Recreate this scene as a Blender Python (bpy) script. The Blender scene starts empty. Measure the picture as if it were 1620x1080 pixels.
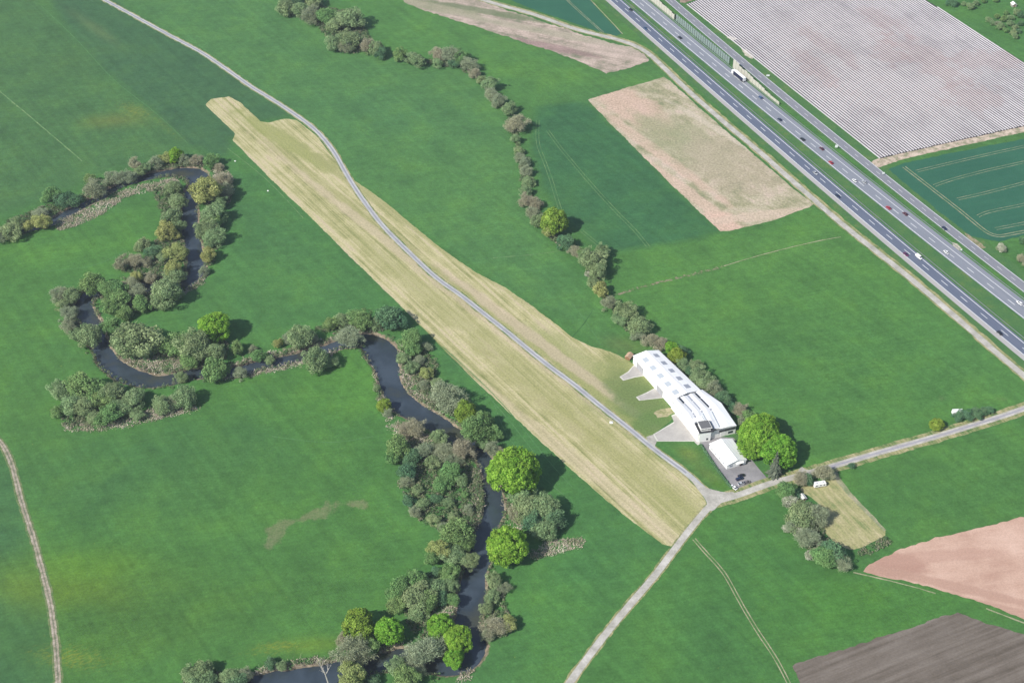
import bpy, bmesh, math, random
import numpy as np
from mathutils import Vector, Matrix
from mathutils.geometry import tessellate_polygon
random.seed(7); RNG = np.random.default_rng(11)
S = bpy.context.scene; COL = S.collection; R = math.radians

# ------------------------------------------------------------------ camera
H = 555.0; PITCH = R(41.0); F = 2250.0
cd = bpy.data.cameras.new('camera'); cam = bpy.data.objects.new('camera', cd); COL.objects.link(cam)
cd.lens = 50; cd.sensor_width = 36; cd.clip_start = 1; cd.clip_end = 60000
cam.location = (0, 0, H); cam.rotation_euler = (math.pi/2 - PITCH, 0, 0); S.camera = cam
def P(px, py, z=0.0):
    """ground (or height z) point that a bearing of the survey photograph meets"""
    a = (px-810)/F; b = -(py-540)/F
    y = b*math.sin(PITCH)+math.cos(PITCH); zz = b*math.cos(PITCH)-math.sin(PITCH)
    t = (z-H)/zz
    return Vector((a*t, y*t, z))
def PP(pts, z=0.0): return [P(x, y, z) for x, y in pts]
def mpp(px, py):
    p = P(px, py); return (p-Vector((0, 0, H))).length / math.sqrt(F*F+(px-810)**2+(py-540)**2)

# ------------------------------------------------------------------ light
SUN_EL = R(42); SH_AZ = R(37)                 # shadows run right and away
sdir = Vector((-math.cos(SH_AZ)*math.cos(SUN_EL), -math.sin(SH_AZ)*math.cos(SUN_EL), math.sin(SUN_EL)))
w = bpy.data.worlds.new('World'); S.world = w; w.use_nodes = True
nt = w.node_tree; bg = nt.nodes['Background']; sky = nt.nodes.new('ShaderNodeTexSky')
sky.sky_type = 'NISHITA'; sky.sun_disc = False; sky.sun_elevation = SUN_EL
sky.sun_rotation = math.atan2(sdir.x, sdir.y); sky.altitude = 300; sky.air_density = 1.0; sky.dust_density = 1.2
nt.links.new(sky.outputs[0], bg.inputs[0]); bg.inputs[1].default_value = 0.085
sl = bpy.data.lights.new('sun', 'SUN'); so = bpy.data.objects.new('sun', sl); COL.objects.link(so)
sl.energy = 3.9; sl.angle = R(0.5); sl.color = (1.0, 0.955, 0.88)
so.rotation_euler = sdir.to_track_quat('Z', 'Y').to_euler(); so.location = sdir*500
S.view_settings.view_transform = 'Standard'; S.view_settings.look = 'None'; S.view_settings.gamma = 1
S.view_settings.exposure = 0.66
S.render.engine = 'CYCLES'

# ------------------------------------------------------------------ tagging
def tag(o, label=None, cat=None, group=None, kind=None):
    if label: o['label'] = label
    if cat: o['category'] = cat
    if group: o['group'] = group
    if kind: o['kind'] = kind
    return o
def empty(name, loc, rz=0):
    o = bpy.data.objects.new(name, None); COL.objects.link(o); o.location = loc; o.rotation_euler = (0, 0, rz); o.empty_display_size = 1
    return o
def mobj(name, me, mats=None, parent=None):
    o = bpy.data.objects.new(name, me); COL.objects.link(o)
    if mats is not None:
        for m in (mats if isinstance(mats, (list, tuple)) else [mats]): me.materials.append(m)
    if parent: o.parent = parent
    return o
class MB:
    def __init__(s): s.v = []; s.f = []; s.mi = []
    def poly(s, pts, mi=0):
        n = len(s.v); s.v += [tuple(p) for p in pts]; s.f.append(tuple(range(n, n+len(pts)))); s.mi.append(mi)
    def box(s, x0, x1, y0, y1, z0, z1, mi=0, taper=0.0, tx=None):
        tx = taper if tx is None else tx
        b = [(x0, y0, z0), (x1, y0, z0), (x1, y1, z0), (x0, y1, z0), (x0+tx, y0+taper, z1), (x1-tx, y0+taper, z1), (x1-tx, y1-taper, z1), (x0+tx, y1-taper, z1)]
        n = len(s.v); s.v += b
        for q in ((3, 2, 1, 0), (4, 5, 6, 7), (0, 1, 5, 4), (1, 2, 6, 5), (2, 3, 7, 6), (3, 0, 4, 7)): s.f.append(tuple(n+i for i in q)); s.mi.append(mi)
    def prism(s, ring, z0, z1, mi=0):
        """closed vertical prism over a ring of xy; z1 may be a list"""
        m = len(ring); n = len(s.v); zt = z1 if isinstance(z1, (list, tuple)) else [z1]*m
        s.v += [(p[0], p[1], z0) for p in ring]+[(p[0], p[1], zt[i]) for i, p in enumerate(ring)]
        s.f.append(tuple(range(n+m-1, n-1, -1))); s.f.append(tuple(range(n+m, n+2*m))); s.mi += [mi, mi]
        for i in range(m):
            j = (i+1) % m; s.f.append((n+i, n+j, n+m+j, n+m+i)); s.mi.append(mi)
    def tube(s, a, b, r0, r1, k=6, mi=0):
        a = Vector(a); b = Vector(b); d = (b-a).normalized(); u = d.orthogonal().normalized(); v = d.cross(u); n = len(s.v)
        for c, r in ((a, r0), (b, r1)):
            for i in range(k):
                t = 2*math.pi*i/k; s.v.append(tuple(c+(u*math.cos(t)+v*math.sin(t))*r))
        for i in range(k):
            j = (i+1) % k; s.f.append((n+i, n+j, n+k+j, n+k+i)); s.mi.append(mi)
        s.f.append(tuple(range(n+k-1, n-1, -1))); s.f.append(tuple(range(n+k, n+2*k))); s.mi += [mi, mi]
    def mesh(s, name, smooth=False):
        me = bpy.data.meshes.new(name); me.from_pydata(s.v, [], s.f)
        if any(s.mi): me.polygons.foreach_set('material_index', s.mi)
        if smooth: me.polygons.foreach_set('use_smooth', [True]*len(me.polygons))
        me.update(); return me
    def build(s, name, mats, parent=None, smooth=False, bevel=0):
        o = mobj(name, s.mesh(name, smooth), mats, parent)
        if bevel:
            b = o.modifiers.new('bevel', 'BEVEL'); b.width = bevel; b.segments = 2; b.limit_method = 'ANGLE'
        return o
def quads_mesh(name, V, col=None):
    """V: (n,4,3) array of quads"""
    n = len(V); me = bpy.data.meshes.new(name)
    me.vertices.add(n*4); me.vertices.foreach_set('co', V.reshape(-1).astype(np.float32))
    me.loops.add(n*4); me.loops.foreach_set('vertex_index', np.arange(n*4, dtype=np.int32))
    me.polygons.add(n); me.polygons.foreach_set('loop_start', np.arange(0, n*4, 4, dtype=np.int32))
    me.polygons.foreach_set('loop_total', np.full(n, 4, dtype=np.int32))
    if col is not None:
        a = me.color_attributes.new('tone', 'FLOAT_COLOR', 'POINT')
        c = np.ones((n, 4, 4), dtype=np.float32); c[:, :, :3] = np.asarray(col)[:, None, :]
        a.data.foreach_set('color', c.reshape(-1))
    me.update(); me.validate(); return me

# ------------------------------------------------------------------ materials
class NT:
    def __init__(s, name):
        s.m = bpy.data.materials.new(name); s.m.use_nodes = True; s.t = s.m.node_tree; s.n = s.t.nodes; s.l = s.t.links
        s.b = s.n['Principled BSDF']; s.b.inputs['Roughness'].default_value = 0.9; s.b.inputs['Specular IOR Level'].default_value = 0.2
        s._oc = None
    def oc(s):
        if s._oc is None: s._oc = s.n.new('ShaderNodeTexCoord').outputs['Object']
        return s._oc
    def mapped(s, rot=0, sc=(1, 1, 1), loc=(0, 0, 0)):
        m = s.n.new('ShaderNodeMapping'); m.vector_type = 'POINT'
        m2 = s.n.new('ShaderNodeVectorRotate'); m2.rotation_type = 'Z_AXIS'; m2.inputs['Angle'].default_value = -rot
        s.l.new(s.oc(), m2.inputs['Vector']); s.l.new(m2.outputs[0], m.inputs['Vector'])
        m.inputs['Scale'].default_value = sc; m.inputs['Location'].default_value = loc
        return m.outputs[0]
    def noise(s, scale, detail=4, vec=None, rough=0.6, dist=0.0):
        t = s.n.new('ShaderNodeTexNoise'); t.inputs['Scale'].default_value = scale; t.inputs['Detail'].default_value = detail
        t.inputs['Roughness'].default_value = rough; t.inputs['Distortion'].default_value = dist
        s.l.new(vec if vec is not None else s.oc(), t.inputs['Vector']); return t.outputs['Fac']
    def ramp(s, fac, stops):
        r = s.n.new('ShaderNodeValToRGB'); e = r.color_ramp.elements
        while len(e) < len(stops): e.new(0.5)
        for i, (p, c) in enumerate(stops):
            e[i].position = p; e[i].color = (c[0], c[1], c[2], 1) if not isinstance(c, (int, float)) else (c, c, c, 1)
        s.l.new(fac, r.inputs[0]); return r.outputs[0]
    def mix(s, fac, a, b, mode='MIX'):
        m = s.n.new('ShaderNodeMix'); m.data_type = 'RGBA'; m.blend_type = mode
        for sock, v in ((m.inputs['Factor'], fac), (m.inputs['A'], a), (m.inputs['B'], b)):
            if isinstance(v, (int, float)): sock.default_value = v
            elif isinstance(v, tuple): sock.default_value = (v[0], v[1], v[2], 1)
            else: s.l.new(v, sock)
        return m.outputs['Result']
    def math(s, op, a, b=0.0, clamp=False):
        m = s.n.new('ShaderNodeMath'); m.operation = op; m.use_clamp = clamp
        for i, v in enumerate((a, b)):
            if isinstance(v, (int, float)): m.inputs[i].default_value = v
            else: s.l.new(v, m.inputs[i])
        return m.outputs[0]
    def mr(s, v, a, b, c=0.0, d=1.0, smooth=True):
        m = s.n.new('ShaderNodeMapRange'); m.interpolation_type = 'SMOOTHSTEP' if smooth else 'LINEAR'
        s.l.new(v, m.inputs[0])
        for i, x in zip((1, 2, 3, 4), (a, b, c, d)): m.inputs[i].default_value = x
        return m.outputs[0]
    def blob(s, px, py, rx, ry, rot, soft=0.6, nz=0.5, nscale=0.08):
        """patch round a ground point, rx/ry metres, ragged by noise"""
        c = P(px, py); a = R(rot)
        m2 = s.n.new('ShaderNodeVectorRotate'); m2.rotation_type = 'Z_AXIS'; m2.inputs['Angle'].default_value = -a
        m2.inputs['Center'].default_value = (c.x, c.y, 0); s.l.new(s.oc(), m2.inputs['Vector'])
        sb = s.n.new('ShaderNodeVectorMath'); sb.operation = 'SUBTRACT'; s.l.new(m2.outputs[0], sb.inputs[0]); sb.inputs[1].default_value = (c.x, c.y, 0)
        ml = s.n.new('ShaderNodeVectorMath'); ml.operation = 'MULTIPLY'; s.l.new(sb.outputs[0], ml.inputs[0]); ml.inputs[1].default_value = (1/rx, 1/ry, 0)
        ln = s.n.new('ShaderNodeVectorMath'); ln.operation = 'LENGTH'; s.l.new(ml.outputs[0], ln.inputs[0])
        d = s.math('ADD', ln.outputs['Value'], s.math('MULTIPLY', s.math('SUBTRACT', s.noise(nscale, 6), 0.5), nz*3))
        return s.mr(d, 1.0-soft*0.5, 1.0+soft*0.5, 1.0, 0.0)
    def color(s, c):
        if isinstance(c, tuple): s.b.inputs['Base Color'].default_value = (c[0], c[1], c[2], 1)
        else: s.l.new(c, s.b.inputs['Base Color'])
        return s.m
    def bump(s, h, strength=0.5, dist=0.1):
        b = s.n.new('ShaderNodeBump'); b.inputs['Strength'].default_value = strength; b.inputs['Distance'].default_value = dist
        s.l.new(h, b.inputs['Height']); s.l.new(b.outputs[0], s.b.inputs['Normal'])
def field_mat(name, stops, nscale=0.05, rot=None, streak=(0.01, 0.3), samt=0.5, fine=0.9, famt=0.25, blobs=(), contrast=1.0, bumpd=0.1):
    m = NT(name)
    f = m.noise(nscale, 8, rough=0.65)
    if rot is not None:
        st = m.noise(1.0, 5, m.mapped(rot, (streak[0], streak[1], 1)), rough=0.7)
        st2 = m.noise(1.0, 4, m.mapped(rot, (streak[0]*10, streak[1]*2.2, 1)), rough=0.75)
        st = m.math('ADD', m.math('MULTIPLY', st, 0.78), m.math('MULTIPLY', st2, 0.22))
        f = m.math('ADD', m.math('MULTIPLY', f, 1-samt), m.math('MULTIPLY', st, samt))
    f = m.math('ADD', m.math('MULTIPLY', m.math('SUBTRACT', f, 0.5), 2.0*contrast), 0.5)
    c = m.ramp(f, stops)
    for (px, py, rx, ry, ro, col, amt) in blobs:
        c = m.mix(m.math('MULTIPLY', m.blob(px, py, rx, ry, ro), amt), c, col)
    fn = m.noise(fine, 4, rough=0.7)
    c = m.mix(1.0, c, m.ramp(fn, [(0.2, 1-famt*1.6), (0.8, 1+famt*0.9)]), 'MULTIPLY')
    m.color(c); m.bump(fn, 0.5, bumpd); return m.m
def plain(name, c, rough=0.6, spec=0.3, var=0.12, vs=1.5, metal=0.0):
    m = NT(name); n = m.noise(vs, 5)
    col = m.mix(1.0, c, m.ramp(n, [(0.3, 1-var), (0.7, 1+var*0.5)]), 'MULTIPLY')
    m.b.inputs['Roughness'].default_value = rough; m.b.inputs['Specular IOR Level'].default_value = spec; m.b.inputs['Metallic'].default_value = metal
    return m.color(col)

# ------------------------------------------------------------------ polygon tools
def ragged(pts, step=2.0, amp=0.35, seed=1, z=0.0):
    rg = random.Random(seed); out = []
    n = len(pts)
    for i in range(n):
        a, b = pts[i], pts[(i+1) % n]; L = (b-a).length; k = max(1, min(int(L/step), 160))
        nrm = Vector((-(b-a).y, (b-a).x, 0)).normalized()
        for j in range(k):
            p = a.lerp(b, j/k)+nrm*(rg.uniform(-amp, amp)+0.6*amp*math.sin(j*0.37+i))
            out.append(Vector((p.x, p.y, z)))
    return out
def roundoff(pts, it=1):
    for _ in range(it):
        q = []
        for i in range(len(pts)):
            a, b = pts[i], pts[(i+1) % len(pts)]; q += [a.lerp(b, 0.2), a.lerp(b, 0.8)]
        pts = q
    return pts
def sheet(name, pxpts, mat, z, amp=0.35, step=2.0, rnd=0, kind='structure', seed=1):
    pts = PP(pxpts)
    if rnd: pts = roundoff(pts, rnd)
    pts = ragged(pts, step, amp, seed, z)
    tris = tessellate_polygon([pts])
    me = bpy.data.meshes.new(name)
    fs = []
    for t in tris:
        a, b, c = (pts[i] for i in t)
        fs.append(tuple(t) if (b-a).cross(c-a).z > 0 else tuple(reversed(t)))
    me.from_pydata([tuple(p) for p in pts], [], fs); me.update()
    return tag(mobj(name, me, mat), kind=kind)
def catmull(pts, step=3.0):
    out = []; n = len(pts)
    for i in range(n-1):
        p0 = pts[max(i-1, 0)]; p1 = pts[i]; p2 = pts[i+1]; p3 = pts[min(i+2, n-1)]
        k = max(2, int((p2-p1).length/step))
        for j in range(k):
            t = j/k; t2 = t*t; t3 = t2*t
            out.append(0.5*((2*p1)+(-p0+p2)*t+(2*p0-5*p1+4*p2-p3)*t2+(-p0+3*p1-3*p2+p3)*t3))
    out.append(pts[-1]); return out
def smooth(pts, it=3):
    for _ in range(it):
        pts = [pts[0]]+[(pts[i-1]+2*pts[i]+pts[i+1])/4 for i in range(1, len(pts)-1)]+[pts[-1]]
    return pts
def offset(path, d):
    out = []
    for i, p in enumerate(path):
        t = (path[min(i+1, len(path)-1)]-path[max(i-1, 0)]); n = Vector((t.y, -t.x, 0)).normalized(); out.append(p+n*d)   # + is to the right of travel
    return out
def strip(mb, path, d0, d1, z, jit=0.0, seed=3, mi=0):
    rg = random.Random(seed); A = offset(path, d0); B = offset(path, d1); n = len(mb.v)
    for a, b in zip(A, B):
        ja = rg.uniform(-jit, jit); jb = rg.uniform(-jit, jit); d = (b-a).normalized()
        a2 = a+d*ja; b2 = b+d*jb
        mb.v += [(a2.x, a2.y, z), (b2.x, b2.y, z)]
    for i in range(len(path)-1):
        k = n+2*i; mb.f.append((k, k+1, k+3, k+2)); mb.mi.append(mi)
def dashes(mb, path, d, w, on, per, z, start=0.0, lo=0, hi=1e9):
    s = 0.0; nxt = start; seg = None; q = offset(path, d); cum = [0.0]
    for i in range(1, len(q)): cum.append(cum[-1]+(q[i]-q[i-1]).length)
    def at(L):
        for i in range(1, len(q)):
            if cum[i] >= L: return q[i-1].lerp(q[i], (L-cum[i-1])/(cum[i]-cum[i-1]))
        return q[-1]
    L = start
    while L+on < cum[-1]:
        a = at(L); b = at(L+on); t = (b-a).normalized(); n = Vector((t.y, -t.x, 0))*w/2
        mb.poly([Vector((*(a-n).xy, z)), Vector((*(a+n).xy, z)), Vector((*(b+n).xy, z)), Vector((*(b-n).xy, z))]); L += per

# ------------------------------------------------------------------ river course (px, py, width m)
RIV = [(-60,385,6),(-10,374,6),(40,362,6.5),(75,352,6.5),(100,340,7),(128,324,6.5),(160,308,6),(195,290,6),(232,278,7),(270,272,9),(303,274,15),(314,286,13),(304,305,10),(300,328,9.5),(299,355,10),
       (305,385,10),(310,410,10.5),(307,434,10),(292,449,9),(262,456,8),(232,453,8),(200,452,8),(165,456,8),(141,467,9),(131,482,11),(137,500,11),(148,520,10),(160,546,10),(172,570,11),(200,589,12),
       (236,600,11),(272,597,9),(305,590,8),(340,588,7.5),(378,585,8),(412,576,8),(447,569,8),(478,561,8),(525,547,8),(556,538,10),(584,537,13),(604,555,18),(612,580,13),(617,602,13),(628,626,13),(650,645,13),(675,660,12.5),
       (700,674,12),(724,690,11),(744,706,9),(762,720,9),(772,735,8.5),(775,755,8.5),(777,775,8.5),(781,797,10),(779,818,10.5),(769,838,10),(762,862,10.5),(757,888,11),(751,912,12),(748,935,13),(744,960,13),(738,985,12),
       (744,1008,11),(748,1028,11),(736,1046,10),(705,1054,9),(672,1044,9),(640,1036,9),(606,1044,10),(565,1056,11),(520,1064,12),(475,1070,12),(430,1078,12),(388,1090,12),(330,1115,12),(250,1160,12)]
rp = [Vector((*P(a, b).xy, c)) for a, b, c in RIV]
RV = np.array([tuple(v) for v in catmull(rp, 2.5)])
def river_dist(X, Y):
    """distance to the water's edge (negative in the water) for arrays of points"""
    best = np.full(X.shape, 1e9)
    for i in range(len(RV)-1):
        ax, ay, aw = RV[i]; bx, by, bw = RV[i+1]; dx, dy = bx-ax, by-ay; L = dx*dx+dy*dy
        if L < 1e-9: continue
        t = np.clip(((X-ax)*dx+(Y-ay)*dy)/L, 0, 1)
        d = np.hypot(X-ax-t*dx, Y-ay-t*dy)-(aw+(bw-aw)*t)/2
        np.minimum(best, d, out=best)
    return best
def poly_sd(X, Y, poly):
    """signed distance, positive inside"""
    best = np.full(X.shape, 1e9); ins = np.zeros(X.shape, bool); n = len(poly)
    for i in range(n):
        ax, ay = poly[i][0], poly[i][1]; bx, by = poly[(i+1) % n][0], poly[(i+1) % n][1]; dx, dy = bx-ax, by-ay; L = dx*dx+dy*dy+1e-9
        t = np.clip(((X-ax)*dx+(Y-ay)*dy)/L, 0, 1); np.minimum(best, np.hypot(X-ax-t*dx, Y-ay-t*dy), out=best)
        c = ((ay > Y) != (by > Y)) & (X < (bx-ax)*(Y-ay)/((by-ay) if abs(by-ay) > 1e-9 else 1e-9)+ax)
        ins ^= c
    return np.where(ins, best, -best)
def line_d(X, Y, pts):
    best = np.full(X.shape, 1e9)
    for i in range(len(pts)-1):
        ax, ay = pts[i][0], pts[i][1]; dx, dy = pts[i+1][0]-ax, pts[i+1][1]-ay; L = dx*dx+dy*dy+1e-9
        t = np.clip(((X-ax)*dx+(Y-ay)*dy)/L, 0, 1); np.minimum(best, np.hypot(X-ax-t*dx, Y-ay-t*dy), out=best)
    return best

# ------------------------------------------------------------------ ground sheet
def axis(fine0, fine1, fs, mid0, mid1, ms, far):
    a = list(np.arange(fine0, fine1, fs)); b = list(np.arange(fine1, mid1, ms)); c = list(np.arange(mid0, fine0, ms))
    o = []; v = mid1; st = ms
    while v < far: o.append(v); st *= 1.5; v += st
    o.append(far); lo = []; v = mid0; st = ms*1.5; v -= st
    while v > -far: lo.append(v); st *= 1.5; v -= st
    lo.append(-far)
    return np.array(sorted(set(lo+c+a+b+o)))
gx = axis(-430, 40, 1.4, -560, 560, 3.0, 30000); gy = axis(385, 850, 1.4, 300, 1250, 3.0, 30000)
X, Y = np.meshgrid(gx, gy); X = X.ravel(); Y = Y.ravel(); N = len(X)
near = (X > -470) & (X < 80) & (Y > 340) & (Y < 880)
rd = np.full(N, 1e9); rd[near] = river_dist(X[near], Y[near])
def vnoise(X, Y, s, seed):
    rg = np.random.default_rng(seed); out = np.zeros_like(X)
    for k in range(7):
        a = rg.uniform(0, 2*math.pi); f = s*(0.6+rg.random()*1.2); out += np.sin((X*math.cos(a)+Y*math.sin(a))*f+rg.uniform(0, 6.28)+1.7*np.sin((X*math.sin(a)-Y*math.cos(a))*f*0.7))
    return out/7
rdn = rd+0.9*vnoise(X, Y, 0.35, 5)+1.3*vnoise(X, Y, 0.12, 15)+0.5*vnoise(X, Y, 0.9, 6)
Z = np.where(rdn < 2.6, np.clip((rdn-0.2)/2.4, -1, 1)*0.0, 0.0)
t = np.clip((rdn+0.8)/2.6, 0, 1); Z = np.where(rdn < 1.8, -2.2*(1-t*t*(3-2*t)), 0.0)
flower = np.zeros(N)
tone = np.tile(np.array([0.052, 0.160, 0.050]), (N, 1))
def blend(mask, col):
    global tone
    tone = tone*(1-mask[:, None])+np.array(col)*mask[:, None]
def soft_poly(px, col, soft=6.0, amt=1.0):
    sd = poly_sd(X, Y, [tuple(p) for p in PP(px)])+1.5*vnoise(X, Y, 0.05, 9)
    blend(np.clip(sd/soft+0.5, 0, 1)*amt, col)
def soft_blob(px, py, rx, ry, rot, col, amt=1.0):
    c = P(px, py); a = R(rot); dx = X-c.x; dy = Y-c.y
    u = (dx*math.cos(a)+dy*math.sin(a))/rx; v = (-dx*math.sin(a)+dy*math.cos(a))/ry
    d = np.sqrt(u*u+v*v)+0.35*vnoise(X, Y, 0.09, int(px))
    m_ = np.exp(-np.clip(d, 0, 9)**2*1.2)*amt
    if col[0] > 0.13:
        global flower
        flower = np.maximum(flower, m_)
    else: blend(m_, col)
# the meadows' own greens
soft_poly([(-300,-400),(60,-10),(120,60),(180,125),(250,180),(300,232),(330,250),(200,262),(60,320),(-300,420)], (0.050,0.140,0.056), 14)
soft_poly([(60,-20),(160,-20),(215,24),(320,82),(420,153),(465,183),(412,192),(365,222),(430,285),(380,260),(300,232),(250,180),(180,125),(120,60)], (0.040,0.118,0.058), 8)
soft_poly([(165,-20),(320,82),(500,207),(565,290),(800,455),(990,560),(960,470),(870,390),(820,280),(800,180),(740,110),(560,80),(440,0),(430,-40)], (0.058,0.170,0.062), 8)
soft_poly([(610,-30),(930,110),(960,118),(1050,100),(1060,125),(925,160),(845,170),(815,160),(760,110),(640,80),(540,0),(500,-60)], (0.060,0.178,0.055), 8)
soft_poly([(847,170),(900,162),(928,160),(1000,230),(1060,292),(1143,368),(1110,385),(1060,396),(1000,402),(960,410),(935,378),(890,340),(860,300),(843,235)], (0.034,0.124,0.058), 7)
soft_poly([(965,400),(1143,370),(1290,325),(1650,620),(1620,640),(1290,735),(1230,690),(1130,600),(1030,530),(980,470)], (0.060,0.178,0.050), 8)
soft_poly([(-200,330),(100,360),(300,300),(300,430),(200,430),(100,450),(80,560),(150,590),(300,610),(580,560),(600,700),(640,830),(700,860),(520,1050),(300,1200),(-300,1200)], (0.054,0.165,0.046), 12)
soft_poly([(-300,680),(0,690),(30,760),(60,880),(85,1000),(92,1200),(-300,1200)], (0.044,0.135,0.056), 3)
soft_poly([(350,250),(370,225),(680,530),(860,702),(1048,862),(960,1000),(880,1100),(720,1120),(770,980),(800,900),(850,830),(760,650),(660,540),(400,540),(340,440),(370,300)], (0.050,0.160,0.054), 6)
soft_poly([(1100,850),(1135,800),(1230,775),(1290,900),(1365,903),(1500,940),(1620,985),(1500,970),(1255,1050),(1250,1150),(880,1150),(1000,960)], (0.050,0.158,0.046), 5)
soft_poly([(1322,752),(1650,650),(1760,640),(1760,790),(1620,815),(1420,868),(1400,850),(1402,838)], (0.056,0.168,0.048), 5)
for a in [(215,175,26,12,-35,(0.135,0.165,0.040),0.75),(262,200,34,6,-50,(0.16,0.17,0.03),0.6),(185,190,20,10,0,(0.13,0.16,0.04),0.5),(150,45,40,5,-48,(0.10,0.17,0.08),0.5),(100,100,40,20,20,(0.05,0.13,0.05),0.4),
          (100,930,16,50,85,(0.10,0.19,0.025),0.7),(108,1040,9,26,80,(0.24,0.27,0.02),0.8),(150,890,40,12,0,(0.075,0.19,0.03),0.7),(170,1000,50,24,10,(0.05,0.13,0.03),0.5),(320,960,70,20,12,(0.045,0.13,0.035),0.5),
          (440,1022,16,4,5,(0.24,0.27,0.02),0.75),(420,1030,22,5,5,(0.14,0.22,0.03),0.6),(500,1020,20,5,5,(0.11,0.21,0.03),0.6),(560,600,40,22,-40,(0.070,0.21,0.045),0.7),(470,680,70,16,10,(0.045,0.145,0.04),0.5),(520,640,50,20,20,(0.066,0.20,0.045),0.6),
          (300,700,80,22,5,(0.040,0.130,0.052),0.6),(150,770,60,25,0,(0.040,0.125,0.052),0.5),(60,640,40,60,0,(0.062,0.175,0.05),0.6),(140,395,60,14,15,(0.064,0.19,0.045),0.7),(430,440,60,40,-45,(0.058,0.175,0.055),0.6),
          (400,350,20,60,40,(0.042,0.130,0.058),0.5),(720,300,100,40,-40,(0.064,0.185,0.06),0.6),(600,180,70,30,-20,(0.05,0.155,0.068),0.5),(930,440,40,20,-30,(0.056,0.175,0.055),0.5),(850,115,70,12,-15,(0.072,0.20,0.05),0.7),
          (700,55,60,10,-15,(0.066,0.19,0.055),0.6),(980,150,40,10,12,(0.045,0.14,0.055),0.7),(1180,560,80,60,0,(0.050,0.155,0.048),0.6),(1100,480,80,30,10,(0.066,0.19,0.050),0.6),(1300,440,60,40,-30,(0.064,0.19,0.05),0.6),(1400,560,60,60,-30,(0.052,0.165,0.05),0.5),
          (1220,400,70,16,12,(0.072,0.20,0.055),0.5),(1350,960,60,24,0,(0.056,0.185,0.035),0.6),(1450,790,70,16,5,(0.045,0.145,0.045),0.5),(1380,720,60,10,10,(0.066,0.19,0.05),0.5),(1060,960,50,30,30,(0.060,0.185,0.05),0.6),(1180,930,30,60,0,(0.042,0.145,0.046),0.5),
          (880,950,30,50,0,(0.058,0.185,0.048),0.6),(910,900,20,20,0,(0.045,0.155,0.055),0.5),(1180,830,30,16,-20,(0.055,0.175,0.048),0.5),(1100,1000,30,30,0,(0.045,0.150,0.05),0.5),(1550,550,40,40,0,(0.06,0.18,0.06),0.4),(1090,718,10,6,-50,(0.12,0.19,0.055),0.8),(1120,750,14,5,-50,(0.11,0.19,0.05),0.7),(1140,768,6,3,-30,(0.075,0.21,0.03),0.8),(985,545,14,8,-20,(0.10,0.16,0.06),0.6)]:
    soft_blob(*a)
# strip of bank soil along the water, dry patch in the meadow, ditch
bank = np.clip(1.5-np.abs(rdn)/2.2, 0, 1)*(0.75+0.25*vnoise(X, Y, 0.2, 3))
dryp = PP([(430,857),(434,842),(452,828),(478,820),(505,808),(535,799),(574,796)])
dry = np.clip(1.35-line_d(X, Y, [tuple(p) for p in dryp])/4.2+1.1*vnoise(X, Y, 0.22, 8)+0.5*vnoise(X, Y, 0.6, 18), 0, 1)
dry = np.maximum(dry, 0.6*np.exp(-((X-P(1490,630).x)**2+(Y-P(1490,630).y)**2)/16)); dry = np.maximum(dry, 0.6*np.exp(-((X-P(1585,631).x)**2/40+(Y-P(1585,631).y)**2/10)))
ditch = [tuple(p) for p in PP([(976,465),(1025,450),(1087,435),(1145,421)])]
dd = line_d(X, Y, ditch); Z = np.where(dd < 1.4, np.minimum(Z, -0.5), Z); bank = np.maximum(bank, np.clip(1.5-dd/1.6, 0, 1)*0.5)
fold = np.clip(1-np.maximum(0, -0)*0, 0, 1)
nx, ny = len(gx), len(gy)
me = bpy.data.meshes.new('ground'); me.vertices.add(N); me.vertices.foreach_set('co', np.stack([X, Y, Z], 1).astype(np.float32).ravel())
ii, jj = np.meshgrid(np.arange(nx-1), np.arange(ny-1)); q = (jj*nx+ii).ravel()
Fq = np.stack([q, q+1, q+nx+1, q+nx], 1).astype(np.int32); nf = len(Fq)
me.loops.add(nf*4); me.loops.foreach_set('vertex_index', Fq.ravel()); me.polygons.add(nf)
me.polygons.foreach_set('loop_start', np.arange(0, nf*4, 4, dtype=np.int32)); me.polygons.foreach_set('loop_total', np.full(nf, 4, np.int32))
me.polygons.foreach_set('use_smooth', np.ones(nf, bool))
ca = me.color_attributes.new('tone', 'FLOAT_COLOR', 'POINT'); tone = tone*np.array([1.06, 0.94, 0.76])
ca.data.foreach_set('color', np.concatenate([tone, np.ones((N, 1))], 1).astype(np.float32).ravel())
cb = me.color_attributes.new('soil', 'FLOAT_COLOR', 'POINT'); cb.data.foreach_set('color', np.stack([bank, dry, flower, np.ones(N)], 1).astype(np.float32).ravel())
me.update()
RW0 = P(1050,860)-P(370,222); RWA0 = math.atan2(RW0.y, RW0.x)
g = NT('meadow')
at = g.n.new('ShaderNodeAttribute'); at.attribute_name = 'tone'; a2 = g.n.new('ShaderNodeAttribute'); a2.attribute_name = 'soil'
sep = g.n.new('ShaderNodeSeparateColor'); g.l.new(a2.outputs['Color'], sep.inputs[0])
c = at.outputs['Color']
c = g.mix(1.0, c, g.ramp(g.noise(0.035, 8, rough=0.62), [(0.28, (0.78, 0.80, 0.86)), (0.5, (1, 1, 1)), (0.74, (1.26, 1.17, 0.96))]), 'MULTIPLY')
c = g.mix(1.0, c, g.ramp(g.noise(1.0, 5, g.mapped(R(12), (0.05, 0.5, 1)), rough=0.65), [(0.3, 0.91), (0.7, 1.09)]), 'MULTIPLY')
c = g.mix(1.0, c, g.ramp(g.noise(1.0, 4, g.mapped(RWA0, (0.006, 0.22, 1)), rough=0.7), [(0.3, 0.88), (0.7, 1.12)]), 'MULTIPLY')
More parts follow.
